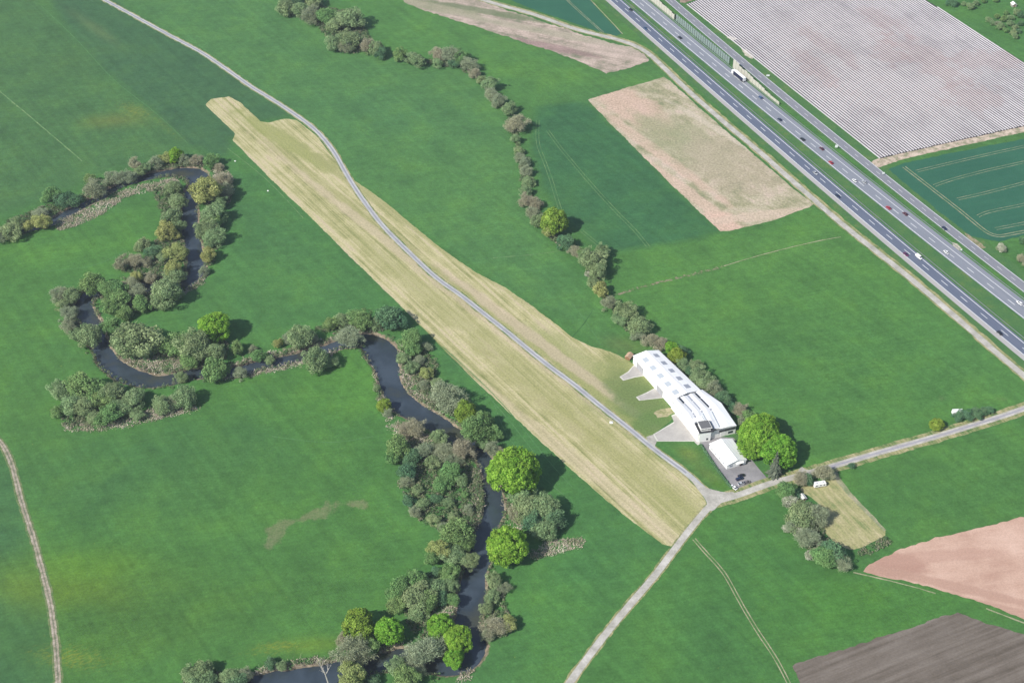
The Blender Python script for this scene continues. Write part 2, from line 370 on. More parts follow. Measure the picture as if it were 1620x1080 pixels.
fn = g.noise(0.9, 5, rough=0.75)
c = g.mix(1.0, c, g.ramp(fn, [(0.3, 0.80), (0.5, 1.0), (0.7, 1.20)]), 'MULTIPLY')
c = g.mix(1.0, c, g.ramp(g.noise(0.42, 5, g.mapped(R(18), (0.8, 1.5, 1)), rough=0.75), [(0.3, 0.86), (0.5, 1.0), (0.7, 1.14)]), 'MULTIPLY')
c = g.mix(1.0, c, g.ramp(g.noise(0.16, 5, rough=0.7), [(0.3, 0.84), (0.7, 1.16)]), 'MULTIPLY')
fl = g.noise(0.5, 3, rough=0.6); fl2 = g.noise(0.03, 3)
c = g.mix(g.math('MULTIPLY', g.mr(fl, 0.66, 0.74), g.math('MULTIPLY', g.mr(fl2, 0.5, 0.65), 0.55)), c, (0.20, 0.26, 0.05))
fs = g.noise(0.55, 6, g.mapped(R(20), (0.6, 1.6, 1)), rough=0.8)
c = g.mix(g.math('MULTIPLY', g.mr(g.math('ADD', g.math('MULTIPLY', sep.outputs[2], 0.33), g.math('SUBTRACT', fs, 0.5)), 0.12, 0.40), 0.6), c, (0.22, 0.24, 0.03))
sn = g.noise(0.45, 6, rough=0.7)
soil = g.ramp(sn, [(0.3, (0.06, 0.055, 0.035)), (0.48, (0.16, 0.13, 0.09)), (0.62, (0.27, 0.22, 0.16)), (0.75, (0.10, 0.13, 0.05))])
c = g.mix(g.mr(g.math('ADD', sep.outputs[0], g.math('MULTIPLY', g.math('SUBTRACT', sn, 0.5), 1.4)), 0.35, 0.65), c, soil)
drc = g.ramp(sn, [(0.3, (0.11, 0.13, 0.06)), (0.6, (0.22, 0.19, 0.12))])
c = g.mix(g.math('MULTIPLY', g.mr(g.math('ADD', sep.outputs[1], g.math('MULTIPLY', g.math('SUBTRACT', fn, 0.5), 1.6)), 0.35, 1.0), 0.5), c, drc)
g.color(c); g.bump(fn, 0.6, 0.25)
tag(mobj('ground', me, g.m), kind='structure')

# water
wm = NT('river water'); wm.color(wm.ramp(wm.noise(0.045, 6), [(0.32, (0.050, 0.056, 0.042)), (0.46, (0.030, 0.043, 0.056)), (0.62, (0.048, 0.066, 0.086))]))  # noise colours: olive mud patches, plus sky reflection painted in as paler blue
wm.b.inputs['Roughness'].default_value = 0.14; wm.b.inputs['Specular IOR Level'].default_value = 0.6; wm.bump(wm.noise(0.8, 3), 0.06, 0.1)
mb = MB(); Wp = [Vector((a, b, 0)) for a, b, c in RV[::3]]
for i in range(len(Wp)-1): pass
A = []; B = []
for i, p in enumerate(Wp):
    t_ = (Wp[min(i+1, len(Wp)-1)]-Wp[max(i-1, 0)]).normalized(); n_ = Vector((t_.y, -t_.x, 0)); hw = RV[min(i*3, len(RV)-1)][2]/2+0.9
    A.append(p-n_*hw); B.append(p+n_*hw)
# one water sheet under the whole meadow belt: the bed is cut into the ground above it
xs = [-470, 60]; ys = [340, 900]
mb.poly([(-470, 330, -1.35), (60, 330, -1.35), (60, 860, -1.35), (-470, 860, -1.35)])
tag(mb.build('river', wm.m), kind='structure')

# ------------------------------------------------------------------ fields
RW = P(1050,860)-P(370,222); RWA = math.atan2(RW.y, RW.x)
m_strip = field_mat('mown runway grass', [(0.08,(0.20,0.22,0.08)),(0.30,(0.33,0.32,0.145)),(0.5,(0.42,0.39,0.20)),(0.68,(0.51,0.46,0.27)),(0.9,(0.48,0.405,0.265))], 0.05, RWA, (0.005,0.36), 0.74, 0.9, 0.26,
    blobs=[(455,225,60,7,-44,(0.27,0.29,0.10),0.8),(640,345,120,5,-48,(0.30,0.30,0.13),0.7),(1000,610,26,30,-45,(0.24,0.27,0.10),0.9),(1030,650,30,22,-45,(0.20,0.25,0.085),0.9),(930,590,60,12,-48,(0.28,0.30,0.12),0.7),(780,500,120,6,-48,(0.29,0.30,0.12),0.7),(1040,700,30,10,-48,(0.25,0.28,0.10),0.8),
           (820,580,200,7,-50,(0.31,0.31,0.13),0.55),(560,330,130,4,-50,(0.29,0.29,0.12),0.5),(940,700,120,5,-50,(0.30,0.30,0.12),0.6),(700,450,200,4,-50,(0.52,0.42,0.31),0.5),(950,760,110,4,-50,(0.52,0.43,0.30),0.5),(1060,800,30,9,-50,(0.33,0.33,0.14),0.5),(860,545,100,4,-49,(0.50,0.40,0.30),0.6),(1020,640,22,14,-45,(0.12,0.19,0.06),0.8),(1040,672,12,14,-45,(0.11,0.19,0.055),0.8),(1000,615,20,12,-45,(0.15,0.20,0.07),0.6)], contrast=2.3)
sheet('mown_strip', [(325,166),(334,157),(362,153),(380,162),(412,192),(425,194),(450,188),(468,190),(500,214),(520,240),(545,272),(563,287),(610,320),(655,358),(705,398),(755,432),(800,455),(850,490),(905,533),(935,548),(965,556),(990,568),(1003,577),
    (1030,606),(1048,628),(1068,655),(1072,656),(1033,688),(1022,700),(1080,745),(1105,770),(1117,795),(1110,812),(1085,842),(1062,864),(1048,860),(1020,840),(980,808),(920,757),(860,702),(800,647),(740,591),(680,530),(620,470),(560,412),(500,352),(430,285),(368,222),(372,212),(350,190)], m_strip, 0.03, 0.22)
m_tan = field_mat('stubble field', [(0.15,(0.22,0.24,0.13)),(0.4,(0.33,0.31,0.19)),(0.6,(0.45,0.40,0.28)),(0.85,(0.54,0.44,0.35))], 0.05, R(-50), (0.02,0.2), 0.35, 0.7, 0.36,
    blobs=[(1000,170,45,16,-56,(0.56,0.40,0.315),0.8),(1040,240,70,5,-56,(0.58,0.42,0.33),0.7),(1110,320,60,5,-56,(0.58,0.43,0.335),0.75),(1145,352,14,10,-56,(0.60,0.42,0.33),0.8),(1220,340,50,5,10,(0.56,0.44,0.34),0.7),(1090,230,50,22,-50,(0.32,0.32,0.19),0.6),(1060,215,30,10,-50,(0.29,0.30,0.17),0.5),(1160,260,40,30,-50,(0.44,0.36,0.27),0.5),(1180,230,70,4,-50,(0.58,0.50,0.40),0.6)], contrast=1.7)
sheet('stubble_field', [(930,158),(985,141),(1050,122),(1060,128),(1100,165),(1160,217),(1215,264),(1268,309),(1288,323),(1280,328),(1220,350),(1150,366),(1140,366),(1110,338),(1060,290),(1000,230),(960,190)], m_tan, 0.03, 0.3)
m_fal = field_mat('ploughed verge field', [(0.2,(0.16,0.19,0.11)),(0.4,(0.30,0.26,0.20)),(0.55,(0.42,0.34,0.28)),(0.8,(0.56,0.45,0.38))], 0.07, R(-22), (0.02,0.22), 0.5, 0.8, 0.3,
    blobs=[(765,18,60,5,-20,(0.14,0.18,0.09),0.8),(690,12,40,6,-22,(0.30,0.29,0.19),0.8),(870,75,40,5,-22,(0.27,0.18,0.17),0.7),(860,50,80,5,-22,(0.36,0.33,0.24),0.7),(970,80,30,10,-20,(0.50,0.40,0.34),0.5)], contrast=1.5)
sheet('fallow_field', [(590,-30),(643,6),(699,26),(759,44),(827,67),(884,85),(927,102),(959,117),(1000,106),(1027,96),(1015,84),(1000,76),(941,61),(870,38),(799,15),(762,-2),(730,-30)], m_fal, 0.03, 0.8)
m_crop = field_mat('dark winter crop', [(0.2,(0.022,0.098,0.060)),(0.8,(0.034,0.130,0.076))], 0.03, R(15), (0.02,0.3), 0.4, 1.2, 0.12)
sheet('crop_field', [(1405,268),(1432,258),(1500,243),(1620,220),(1780,182),(1780,330),(1620,372),(1580,382),(1535,373),(1480,330)], m_crop, 0.03, 0.4)
sheet('crop_field', [(760,-20),(835,12),(890,31),(950,51),(975,57),(984,53),(960,30),(930,-3),(915,-20)], m_crop, 0.03, 0.3)
m_pink = field_mat('pale red ploughland', [(0.15,(0.37,0.22,0.165)),(0.45,(0.49,0.325,0.25)),(0.85,(0.60,0.42,0.335))], 0.04, R(8), (0.02,0.15), 0.4, 1.0, 0.14,
    blobs=[(1420,895,14,8,0,(0.36,0.21,0.16),0.8),(1480,880,36,4,5,(0.42,0.26,0.20),0.6),(1500,925,60,3,-18,(0.40,0.25,0.19),0.8),(1590,965,40,3,-18,(0.40,0.25,0.19),0.7)])
sheet('ploughed_field', [(1365,903),(1376,893),(1420,870),(1480,850),(1560,832),(1620,817),(1780,775),(1780,1040),(1620,978),(1560,955),(1500,937),(1440,920),(1385,910)], m_pink, 0.03, 0.4)
m_grey = field_mat('grey brown ploughland', [(0.2,(0.098,0.080,0.062)),(0.5,(0.148,0.124,0.102)),(0.85,(0.205,0.177,0.150))], 0.05, R(24), (0.008,0.28), 0.7, 0.9, 0.16, contrast=1.3)
sheet('harrowed_field', [(1253,1052),(1290,1040),(1400,1005),(1490,975),(1515,968),(1560,985),(1620,1003),(1800,1060),(1800,1200),(1300,1200),(1264,1078)], m_grey, 0.03, 0.5)
m_mown = field_mat('mown hay paddock', [(0.15,(0.17,0.22,0.08)),(0.45,(0.33,0.32,0.15)),(0.85,(0.48,0.42,0.25))], 0.09, R(-62), (0.03,0.5), 0.6, 0.9, 0.26, contrast=1.5)
sheet('mown_paddock', [(1262,775),(1275,766),(1300,762),(1318,752),(1327,755),(1350,785),(1385,820),(1401,838),(1400,848),(1362,868),(1345,869),(1325,860),(1308,848),(1302,835),(1306,815),(1290,790)], m_mown, 0.03, 0.4, rnd=1)

# plastic covered crop rows
PF = [(1086,7),(1104,0),(1180,-20),(1395,-62),(1465,0),(1620,99),(1800,214),(1800,152),(1620,200),(1502,226),(1440,240),(1392,251)]
m_soil = field_mat('reddish row soil', [(0.2,(0.030,0.026,0.032)),(0.8,(0.06,0.050,0.055))], 0.1, None)
sheet('row_field', PF, m_soil, 0.03, 0.2)
pw = [tuple(p) for p in PP(PF)]
u = (P(1392,251)-P(1086,7)).normalized(); vperp = Vector((u.y, -u.x, 0)); o0 = P(1392,251)
u = Vector((u.x, u.y, 0)); vperp = Vector((-u.y, u.x, 0))
if vperp.x < 0: vperp = -vperp
V = []; C3 = []; rg = random.Random(4)
for k in range(0, 190):
    base = o0+vperp*(k*2.3+0.5)
    # crossings of this row with the field outline
    ts = []
    for i in range(len(pw)):
        a = Vector(pw[i]); b = Vector(pw[(i+1) % len(pw)]); d = b-a; den = u.x*d.y-u.y*d.x
        if abs(den) < 1e-6: continue
        r = a-base; s_ = (r.x*d.y-r.y*d.x)/den; q_ = (r.x*u.y-r.y*u.x)/den
        if 0 <= q_ < 1: ts.append(s_)
    ts.sort()
    for a, b in zip(ts[0::2], ts[1::2]):
        a += 0.3+rg.random()*0.6; b -= 0.2+rg.random()*0.8
        if b-a < 6: continue
        n = max(1, int((b-a)/14)); wv = [rg.uniform(-0.04, 0.04) for _ in range(n+1)]
        for j in range(n):
            s0 = a+(b-a)*j/n; s1 = a+(b-a)*(j+1)/n
            prof = [(-0.62, 0.04), (-0.44, 0.26), (0.44, 0.26), (0.62, 0.04)]
            for m in range(3):
                (d0, z0), (d1, z1) = prof[m], prof[m+1]
                q4 = []
                for (s_, wq, dd_, zz) in ((s0, wv[j], d0, z0), (s1, wv[j+1], d0, z0), (s1, wv[j+1], d1, z1), (s0, wv[j], d1, z1)):
                    p = base+u*s_+vperp*(dd_+wq); q4.append((p.x, p.y, zz))
                V.append(q4[::-1]); C3.append((1, 1, 1))
m = NT('white crop film')
n1 = m.noise(0.02, 6, rough=0.7); st = m.noise(1.0, 4, m.mapped(math.atan2(u.y, u.x), (0.02, 0.45, 1)), rough=0.8)
c = m.ramp(m.math('ADD', m.math('MULTIPLY', n1, 0.5), m.math('MULTIPLY', st, 0.5)), [(0.35, (0.37, 0.345, 0.355)), (0.55, (0.58, 0.55, 0.56)), (0.7, (0.45, 0.395, 0.385))])
for bl in [(1290,110,10,30,20),(1305,70,8,36,30),(1400,35,12,24,20),(1470,95,14,46,25),(1570,95,34,14,0),(1540,155,20,20,0),(1405,85,12,20,0)]:
    c = m.mix(m.math('MULTIPLY', m.blob(*bl, nz=1.2, nscale=0.09), 0.30), c, (0.46, 0.33, 0.31))
m.color(c); m.b.inputs['Roughness'].default_value = 0.45; film = m.m
o = mobj('film_rows', quads_mesh('film_rows', np.array(V), C3), film); tag(o, 'long parallel rows of crop ridges under pale white plastic film', 'crop rows', kind='stuff')

# ------------------------------------------------------------------ roads
def fit_path(px, deg=3, ext0=0, ext1=0, step=6):
    pts = PP(px); d = (pts[-1]-pts[0]).normalized(); n = Vector((d.y, -d.x, 0)); o = pts[0]
    s = np.array([(p-o).dot(d) for p in pts]); r = np.array([(p-o).dot(n) for p in pts]); k = np.polyfit(s, r, deg)
    ss = np.arange(s[0]-ext0, s[-1]+ext1, step)
    s0, s1 = s[0], s[-1]; dk = np.polyder(k)
    out = []
    for v in ss:
        vc = min(max(v, s0), s1); rr = np.polyval(k, vc)+(v-vc)*np.polyval(dk, vc); out.append(o+d*float(v)+n*float(rr))
    return out
LC = fit_path([(985,10.5),(1018,40),(1050,68),(1084,97.5),(1118.5,129),(1157.5,161),(1195,194),(1236,229),(1256,247),(1299,284),(1345,322.5),(1369,342.5),(1393,362.5),(1418,384),(1469.5,427.5),(1496,450.5),(1525,473),(1554.5,498),(1615,547.5)], 3, 500, 400)
RC = fit_path([(1040,27.5),(1057.5,42.5),(1090,70),(1108.8,85),(1127,100),(1145,115),(1202,162),(1222.5,177.5),(1244,195),(1265,212.5),(1285,229),(1307,246),(1330,265),(1354,284),(1376,303),(1400,321),(1426,341),(1452.5,362.5),(1478,383),(1506,405),(1534,426),(1562.5,449),(1592.5,472)], 3, 500, 400)
BR = fit_path([(1057,-2),(1075,13),(1100,35),(1137,67),(1174,99.6),(1187,109),(1212.6,130),(1252,162),(1308,207),(1337,230),(1410,290),(1467,337),(1501,364),(1540,392),(1576,420),(1615,449)], 3, 500, 400)
# travel runs away -> towards the camera: the first path point is far; '+' offset is the photo's left
def asphalt(name, c, pale, sc=0.06, patch=True):
    m = NT(name); d = LC[-1]-LC[0]; an = math.atan2(d.y, d.x)
    s1 = m.noise(1.0, 4, m.mapped(an, (0.01, 0.9, 1)), rough=0.6); s2 = m.noise(sc, 6)
    f = m.math('ADD', m.math('MULTIPLY', s1, 0.6), m.math('MULTIPLY', s2, 0.4))
    col = m.ramp(f, [(0.3, c), (0.7, pale)]); fn_ = m.noise(3.0, 3)
    col = m.mix(1.0, col, m.ramp(fn_, [(0.3, 0.93), (0.7, 1.05)]), 'MULTIPLY'); m.color(col); return m.m
a_left = asphalt('blue grey asphalt', (0.095,0.118,0.170), (0.135,0.152,0.205)); a_right = asphalt('worn asphalt', (0.185,0.202,0.240), (0.238,0.252,0.288)); a_par = asphalt('country road asphalt', (0.175,0.185,0.215), (0.235,0.238,0.262))
a_sh = asphalt('pale shoulder', (0.33,0.32,0.32), (0.41,0.39,0.38)); paint = plain('road paint', (0.76,0.77,0.78), 0.6, 0.3, 0.12, 0.4)
verge = field_mat('dry verge', [(0.25,(0.09,0.17,0.05)),(0.5,(0.26,0.27,0.12)),(0.8,(0.44,0.38,0.22))], 0.12, math.atan2((LC[-1]-LC[0]).y, (LC[-1]-LC[0]).x), (0.02,0.6), 0.5, 0.9, 0.3, contrast=1.5)
verge_g = field_mat('road verge grass', [(0.15,(0.050,0.14,0.048)),(0.6,(0.072,0.165,0.05)),(0.9,(0.13,0.19,0.06))], 0.10, None, contrast=1.0)
def road(name, path, parts):
    mats = []; mb = MB()
    for (d0, d1, z, mt, jit) in parts:
        if mt not in mats: mats.append(mt)
        strip(mb, path, d0, d1, z, jit, mi=mats.index(mt))
    return mb, mats
# '+' = photo left
mb, mt = road('motorway', LC, [(-5.2, 4.1, 0.060, a_left, 0), (4.1, 7.4, 0.060, a_sh, 0.05)])
tag(mb.build('motorway', mt), kind='structure')
mb = MB(); strip(mb, LC, 3.65, 4.05, 0.09); strip(mb, LC, -3.85, -3.45, 0.09); dashes(mb, LC, 0, 0.34, 6, 18, 0.09)
tag(mb.build('lane_markings', paint), kind='structure')
mb, mt = road('motorway', RC, [(-7.9, 5.0, 0.060, a_right, 0)])
tag(mb.build('motorway', mt), kind='structure')
mb = MB(); strip(mb, RC, 3.9, 4.3, 0.09); strip(mb, RC, -4.3, -3.95, 0.09); dashes(mb, RC, 0, 0.34, 6, 18, 0.09, 5)
tag(mb.build('lane_markings', paint), kind='structure')
mb = MB(); strip(mb, LC, -18, 12.5, 0.02, 0.4); tag(mb.build('median_grass', verge_g), kind='structure')
mb = MB(); strip(mb, BR, -11.0, 5.6, 0.024, 0.3); tag(mb.build('verge_grass', verge_g), kind='structure')
mb = MB(); strip(mb, BR, -3.9, 3.9, 0.064); tag(mb.build('country_road', a_par), kind='structure')
mb = MB(); strip(mb, BR, -3.6, -3.3, 0.09); strip(mb, BR, 3.3, 3.6, 0.09); dashes(mb, BR, 0, 0.2, 4, 12, 0.09)
tag(mb.build('lane_markings', paint), kind='structure')
# farm track along the motorway
gravel = field_mat('pale gravel', [(0.2,(0.32,0.31,0.27)),(0.55,(0.44,0.42,0.38)),(0.85,(0.54,0.52,0.48))], 0.15, None, famt=0.16)
lane_as = field_mat('lane asphalt', [(0.2,(0.34,0.345,0.35)),(0.8,(0.47,0.47,0.46))], 0.1, None, famt=0.10)
tr_pts = catmull(PP([(600,-80),(700,-30),(740,-9),(770,2),(800,11),(835,20),(870,32),(905,45),(940,54),(970,61),(1000,70),(1025,84),(1050,107),(1090,145),(1130,180),(1165,210),(1205,243),(1235,270),(1265,296),(1315,340),(1355,373),(1415,420),(1465,461),(1540,526),(1590,569),(1620,594),(1680,645),(1760,712)]), 4)
tr_pts = smooth(tr_pts, 6)
mb = MB(); strip(mb, tr_pts, -4.4, 3.2, 0.045, 0.45); tag(mb.build('track_verge', verge), kind='structure')
mb = MB(); strip(mb, tr_pts, -2.1, 2.1, 0.070, 0.12); tag(mb.build('farm_track', gravel), kind='structure')
def lane(name, px, wd, mat, vg=None, vw=1.2, z=0.07, jit=0.06, sm=4):
    p = smooth(catmull(PP(px), 3), sm)
    if vg:
        mb = MB(); strip(mb, p, -wd/2-vw, wd/2+vw, z-0.022, 0.35); tag(mb.build(name+'_verge', vg), kind='structure')
    mb = MB(); strip(mb, p, -wd/2, wd/2, z, jit); tag(mb.build(name, mat), kind='structure'); return p
WIND = [(60,-60),(120,-24),(165,0),(215,27),(270,57),(320,84),(370,118),(400,139),(430,157),(465,180),(490,198),(510,217),(530,243),(545,270),(562,298),(582,327),(608,360),(650,402),(691,440),(725,464),(762,493),(805,527),(835,552),(870,580),(907,607),(935,630),(960,650),(997,679),(1027,704),(1052,723),(1086,748),(1110,770),(1132,790)]
lane('lane', WIND, 3.3, lane_as, verge, 0.9)
lane('lane_surface', WIND[:-2], 1.0, asphalt('lane crown', (0.215,0.22,0.26), (0.30,0.30,0.335)), None, z=0.088, jit=0.12)
lane('lane', [(1132,790),(1105,820),(1075,858),(1040,905),(1000,952),(960,1000),(925,1046),(895,1088),(850,1150),(800,1230)], 3.6, gravel, verge, 0.9, z=0.074)
lane('lane', [(1126,794),(1155,787),(1184,777),(1216,765),(1250,756),(1304,741),(1355,726),(1407,711),(1485,689),(1537,673),(1589,657),(1620,646),(1700,618),(1800,585)], 3.9, gravel, verge, 2.6, z=0.078)
lane('lane_surface', [(1300,742),(1355,726),(1407,711),(1485,689),(1537,673),(1589,657),(1620,646),(1700,618),(1800,585)], 1.3, asphalt('lane crown', (0.26,0.25,0.29), (0.36,0.35,0.38)), None, z=0.090)
sheet('lane_junction', [(1088,751),(1102,764),(1122,773),(1145,778),(1163,778),(1158,788),(1142,794),(1128,808),(1118,806),(1118,792),(1104,774)], gravel, 0.082, 0.15, rnd=1)
dirt = field_mat('rutted dirt', [(0.2,(0.20,0.20,0.12)),(0.5,(0.33,0.29,0.22)),(0.8,(0.45,0.40,0.33))], 0.3, None, famt=0.3)
LT = [(-40,640),(-8,690),(8,708),(20,738),(28,770),(38,805),(50,842),(60,876),(70,915),(80,955),(86,1000),(90,1040),(92,1080),(95,1140)]
p = lane('field_track', LT, 2.6, dirt, field_mat('worn grass', [(0.3,(0.08,0.16,0.05)),(0.7,(0.17,0.2,0.09))], 0.3, None), 1.0, z=0.05, jit=0.2)
mb = MB(); strip(mb, p, -0.28, 0.28, 0.062, 0.15); tag(mb.build('track_crown', field_mat('rut grass', [(0.3,(0.12,0.14,0.09)),(0.7,(0.26,0.23,0.17))], 0.3, None)), kind='structure')
ruts = field_mat('faint wheel marks', [(0.3,(0.09,0.20,0.07)),(0.7,(0.17,0.26,0.11))], 0.2, None)
ruts_t = field_mat('pale wheel marks', [(0.3,(0.20,0.24,0.12)),(0.7,(0.36,0.33,0.22))], 0.2, None)
def pair(px, mat, gap=2.1, wd=0.34, z=0.04, name='wheel_marks'):
    p = smooth(catmull(PP(px), 3), 3); mb = MB()
    strip(mb, p, -gap/2-wd/2, -gap/2+wd/2, z, 0.08, 5); strip(mb, p, gap/2-wd/2, gap/2+wd/2, z, 0.08, 6); tag(mb.build(name, mat), kind='structure')
pair([(851,190),(850,214),(852,232),(862,257),(872,285),(880,312),(886,331)], ruts)
pair([(866,206),(885,232),(910,262),(940,297),(975,335),(1005,365),(1026,391)], ruts)
pair([(920,365),(950,390),(968,403)], ruts)
pair([(1098,852),(1115,872),(1145,905),(1170,950),(1200,1000),(1230,1045),(1250,1085),(1275,1130)], ruts_t, 1.6, 0.55)
pair([(1430,264),(1475,299),(1520,334),(1569,372),(1600,370),(1660,358),(1780,330)], ruts_t, 2.2, 0.62, 0.06)
for l in [[(1450,271),(1500,259),(1560,245),(1640,227),(1760,197)],[(1478,294),(1500,286),(1560,270),(1640,252),(1760,222)],[(1515,315),(1560,305),(1640,284),(1760,252)],[(1547,342),(1560,336),(1640,319),(1760,288)],[(1575,362),(1640,349),(1760,322)]]:
    pair(l, ruts_t, 2.3, 0.34, 0.06)
pair([(893,-4),(915,17),(935,35),(954,52)], ruts_t, 1.5, 0.4, 0.06)
faint = field_mat('faint mown line', [(0.3,(0.065,0.18,0.06)),(0.7,(0.095,0.21,0.075))], 0.2, None)
one = lambda px, mat, w_, z=0.04: (lambda mb: (strip(mb, smooth(catmull(PP(px), 4), 3), -w_/2, w_/2, z, w_*0.2), tag(mb.build('wheel_marks', mat), kind='structure')))(MB())
one([(-40,110),(0,145),(60,195),(130,255)], ruts, 0.9); one([(1145,421),(1205,403),(1290,382),(1330,375)], ruts_t, 0.6); one([(360,235),(395,262),(430,292),(480,345)], ruts, 0.5); one([(780,408),(850,402),(890,396)], ruts, 0.5)
one([(1350,905),(1390,914),(1440,926),(1480,938)], ruts_t, 0.7); one([(1560,962),(1620,985),(1660,1000)], ruts_t, 0.7)
one([(931,-3),(958,25),(985,54)], ruts_t, 0.8, 0.05); one([(905,533),(920,518),(937,492)], field_mat('dark grass line', [(0.3,(0.03,0.09,0.03)),(0.7,(0.04,0.11,0.04))], 0.2), 0.4)
sheet('dirt_road', [(1378,256),(1391,250.5),(1440,239.5),(1502,225.5),(1620,199.5),(1800,151),(1800,162),(1620,209),(1500,236),(1440,249),(1402,261),(1388,267)], field_mat('pink dirt road', [(0.2,(0.26,0.26,0.16)),(0.45,(0.42,0.34,0.26)),(0.8,(0.58,0.48,0.38))], 0.2, contrast=1.6), 0.028, 0.3)
sheet('dirt_road', [(1262,744),(1268,738),(1275,743),(1290,742),(1300,740),(1300,747),(1285,750),(1266,753)], gravel, 0.086, 0.2, rnd=1)
sheet('dirt_road', [(1316,744),(1322,742),(1330,758),(1352,785),(1386,820),(1402,838),(1398,840),(1382,824),(1346,788),(1324,762)], ruts_t, 0.050, 0.2)
sheet('bare_soil', [(1075,4),(1082,-8),(1180,-34),(1180,-22),(1104,-2),(1084,5)], field_mat('bare brown soil', [(0.3,(0.20,0.15,0.11)),(0.7,(0.34,0.26,0.2))], 0.2), 0.035, 0.3)
bs_ = field_mat('pale spoil', [(0.3,(0.36,0.33,0.24)),(0.7,(0.58,0.54,0.44))], 0.4)
sheet('bare_soil', [(1172,77),(1180,79),(1193,90),(1190,94),(1178,88)], bs_, 0.05, 0.4); sheet('bare_soil', [(1150,60),(1160,65),(1166,62),(1157,57)], bs_, 0.05, 0.3)
sheet('bare_soil', [(1506,383),(1514,386),(1522,394),(1517,396),(1508,390)], bs_, 0.05, 0.2); sheet('bare_soil', [(1526,368),(1545,380),(1560,392),(1552,394),(1535,384)], field_mat('worn verge soil', [(0.3,(0.16,0.17,0.08)),(0.7,(0.36,0.30,0.2))], 0.3), 0.05, 0.5)
for l_ in [[(690,548),(750,603),(800,658),(850,722)],[(700,548),(760,603),(812,658),(862,722),(905,770)],[(782,640),(803,690),(850,745),(900,790)],[(60,5),(120,62),(180,126),(250,182),(298,228)],[(905,480),(935,520),(950,545)],[(60,430),(150,420),(200,395)],[(430,690),(520,700),(590,690)]]: one(l_, faint, 0.5)
# aprons and yard
conc = field_mat('apron concrete', [(0.25,(0.36,0.34,0.32)),(0.75,(0.44,0.42,0.39))], 0.15, None, famt=0.06)
edge = plain('pale kerb concrete', (0.55,0.54,0.48))
def apron(px):
    sheet('apron_kerb', px, edge, 0.052, 0.02); c0 = sum(PP(px), Vector())/len(px)
    pts = PP(px); q = []
    for p_ in pts:
        d_ = (c0-p_); d_.z = 0; q.append(p_+d_.normalized()*0.9)
    me_ = bpy.data.meshes.new('apron'); ps = [Vector((a.x, a.y, 0.066)) for a in q]; fs = [tuple(t) for t in tessellate_polygon([ps])]
    fs = [f if (ps[f[1]]-ps[f[0]]).cross(ps[f[2]]-ps[f[0]]).z > 0 else f[::-1] for f in fs]
    me_.from_pydata([tuple(a) for a in ps], [], fs); tag(mobj('apron', me_, conc), kind='structure')
apron([(980,596),(986,602),(1004,597),(1026,593.5),(1012,577),(1003,577),(993,588)])
apron([(1006,628),(1011,633.5),(1052,629),(1046,612),(1036,613.5),(1022,621)])
apron([(1033,687),(1039,698),(1099,698),(1104,704),(1108,701),(1074,652),(1062,657),(1066,667)])
sheet('lane_link', [(1022,691),(1033,687.5),(1039,697.5),(1036,705),(1039,714),(1030,708)], gravel, 0.060, 0.2)
sheet('worn_patch', [(1033,653),(1047,647),(1062,645),(1069,652),(1056,659),(1040,661)], field_mat('worn dry grass', [(0.3,(0.24,0.25,0.11)),(0.7,(0.42,0.37,0.23))], 0.3), 0.045, 0.4)
yard = field_mat('yard asphalt', [(0.25,(0.20,0.195,0.205)),(0.75,(0.285,0.275,0.28))], 0.1, None, famt=0.08)
sheet('parking_yard', [(1106,700),(1122,697),(1136,686),(1164,683),(1170,692),(1186,722),(1197,737),(1219,762),(1186,773),(1168,779),(1158,772),(1148,756),(1129,731)], yard, 0.055, 0.12)
sheet('yard_grass', [(1138,688),(1163,684),(1170,690),(1188,722),(1183,722),(1160,692),(1140,691)], verge_g, 0.070, 0.1)

# ------------------------------------------------------------------ foliage
def leaf_mat(name, c1, c2, trans=0.30, hue=0.03):
    m = NT(name); a = m.n.new('ShaderNodeAttribute'); a.attribute_name = 'tone'; sp = m.n.new('ShaderNodeSeparateColor'); m.l.new(a.outputs['Color'], sp.inputs[0])
    c = m.mix(sp.outputs[0], c1, c2); oi = m.n.new('ShaderNodeObjectInfo')
    hs = m.n.new('ShaderNodeHueSaturation'); m.l.new(c, hs.inputs['Color']); m.l.new(m.mr(oi.outputs['Random'], 0, 1, 0.5-hue, 0.5+hue, False), hs.inputs['Hue'])
    m.l.new(m.mr(sp.outputs[1], 0, 1, 0.70, 1.32, False), hs.inputs['Value']); c = hs.outputs['Color']
    df = m.n.new('ShaderNodeBsdfDiffuse'); tr = m.n.new('ShaderNodeBsdfTranslucent'); mx = m.n.new('ShaderNodeMixShader'); mx.inputs[0].default_value = trans
    m.l.new(c, df.inputs[0]); m.l.new(c, tr.inputs[0]); m.l.new(df.outputs[0], mx.inputs[1]); m.l.new(tr.outputs[0], mx.inputs[2])
    m.l.new(mx.outputs[0], m.n['Material Output'].inputs[0]); m.n.remove(m.b); return m.m
bark = NT('bark'); bark.color(bark.ramp(bark.noise(2.0, 5), [(0.3, (0.09,0.075,0.06)), (0.7, (0.17,0.15,0.125))])); bark = bark.m
pale_bark = NT('bleached wood'); pale_bark.color(pale_bark.ramp(pale_bark.noise(2.0, 5), [(0.3, (0.42,0.38,0.33)), (0.7, (0.60,0.56,0.50))])); pale_bark = pale_bark.m
def unit(v): return v/np.maximum(np.linalg.norm(v, axis=1, keepdims=True), 1e-9)
def cards(pos, nrm, size, rg, aspect=1.0):
    n = len(pos); r = unit(rg.normal(size=(n, 3))); t = unit(np.cross(nrm, r)); b = np.cross(nrm, t)
    t = t*size[:, None]*aspect; b = b*size[:, None]
    return np.stack([pos-t-b, pos+t-b, pos+t+b, pos-t+b], 1)
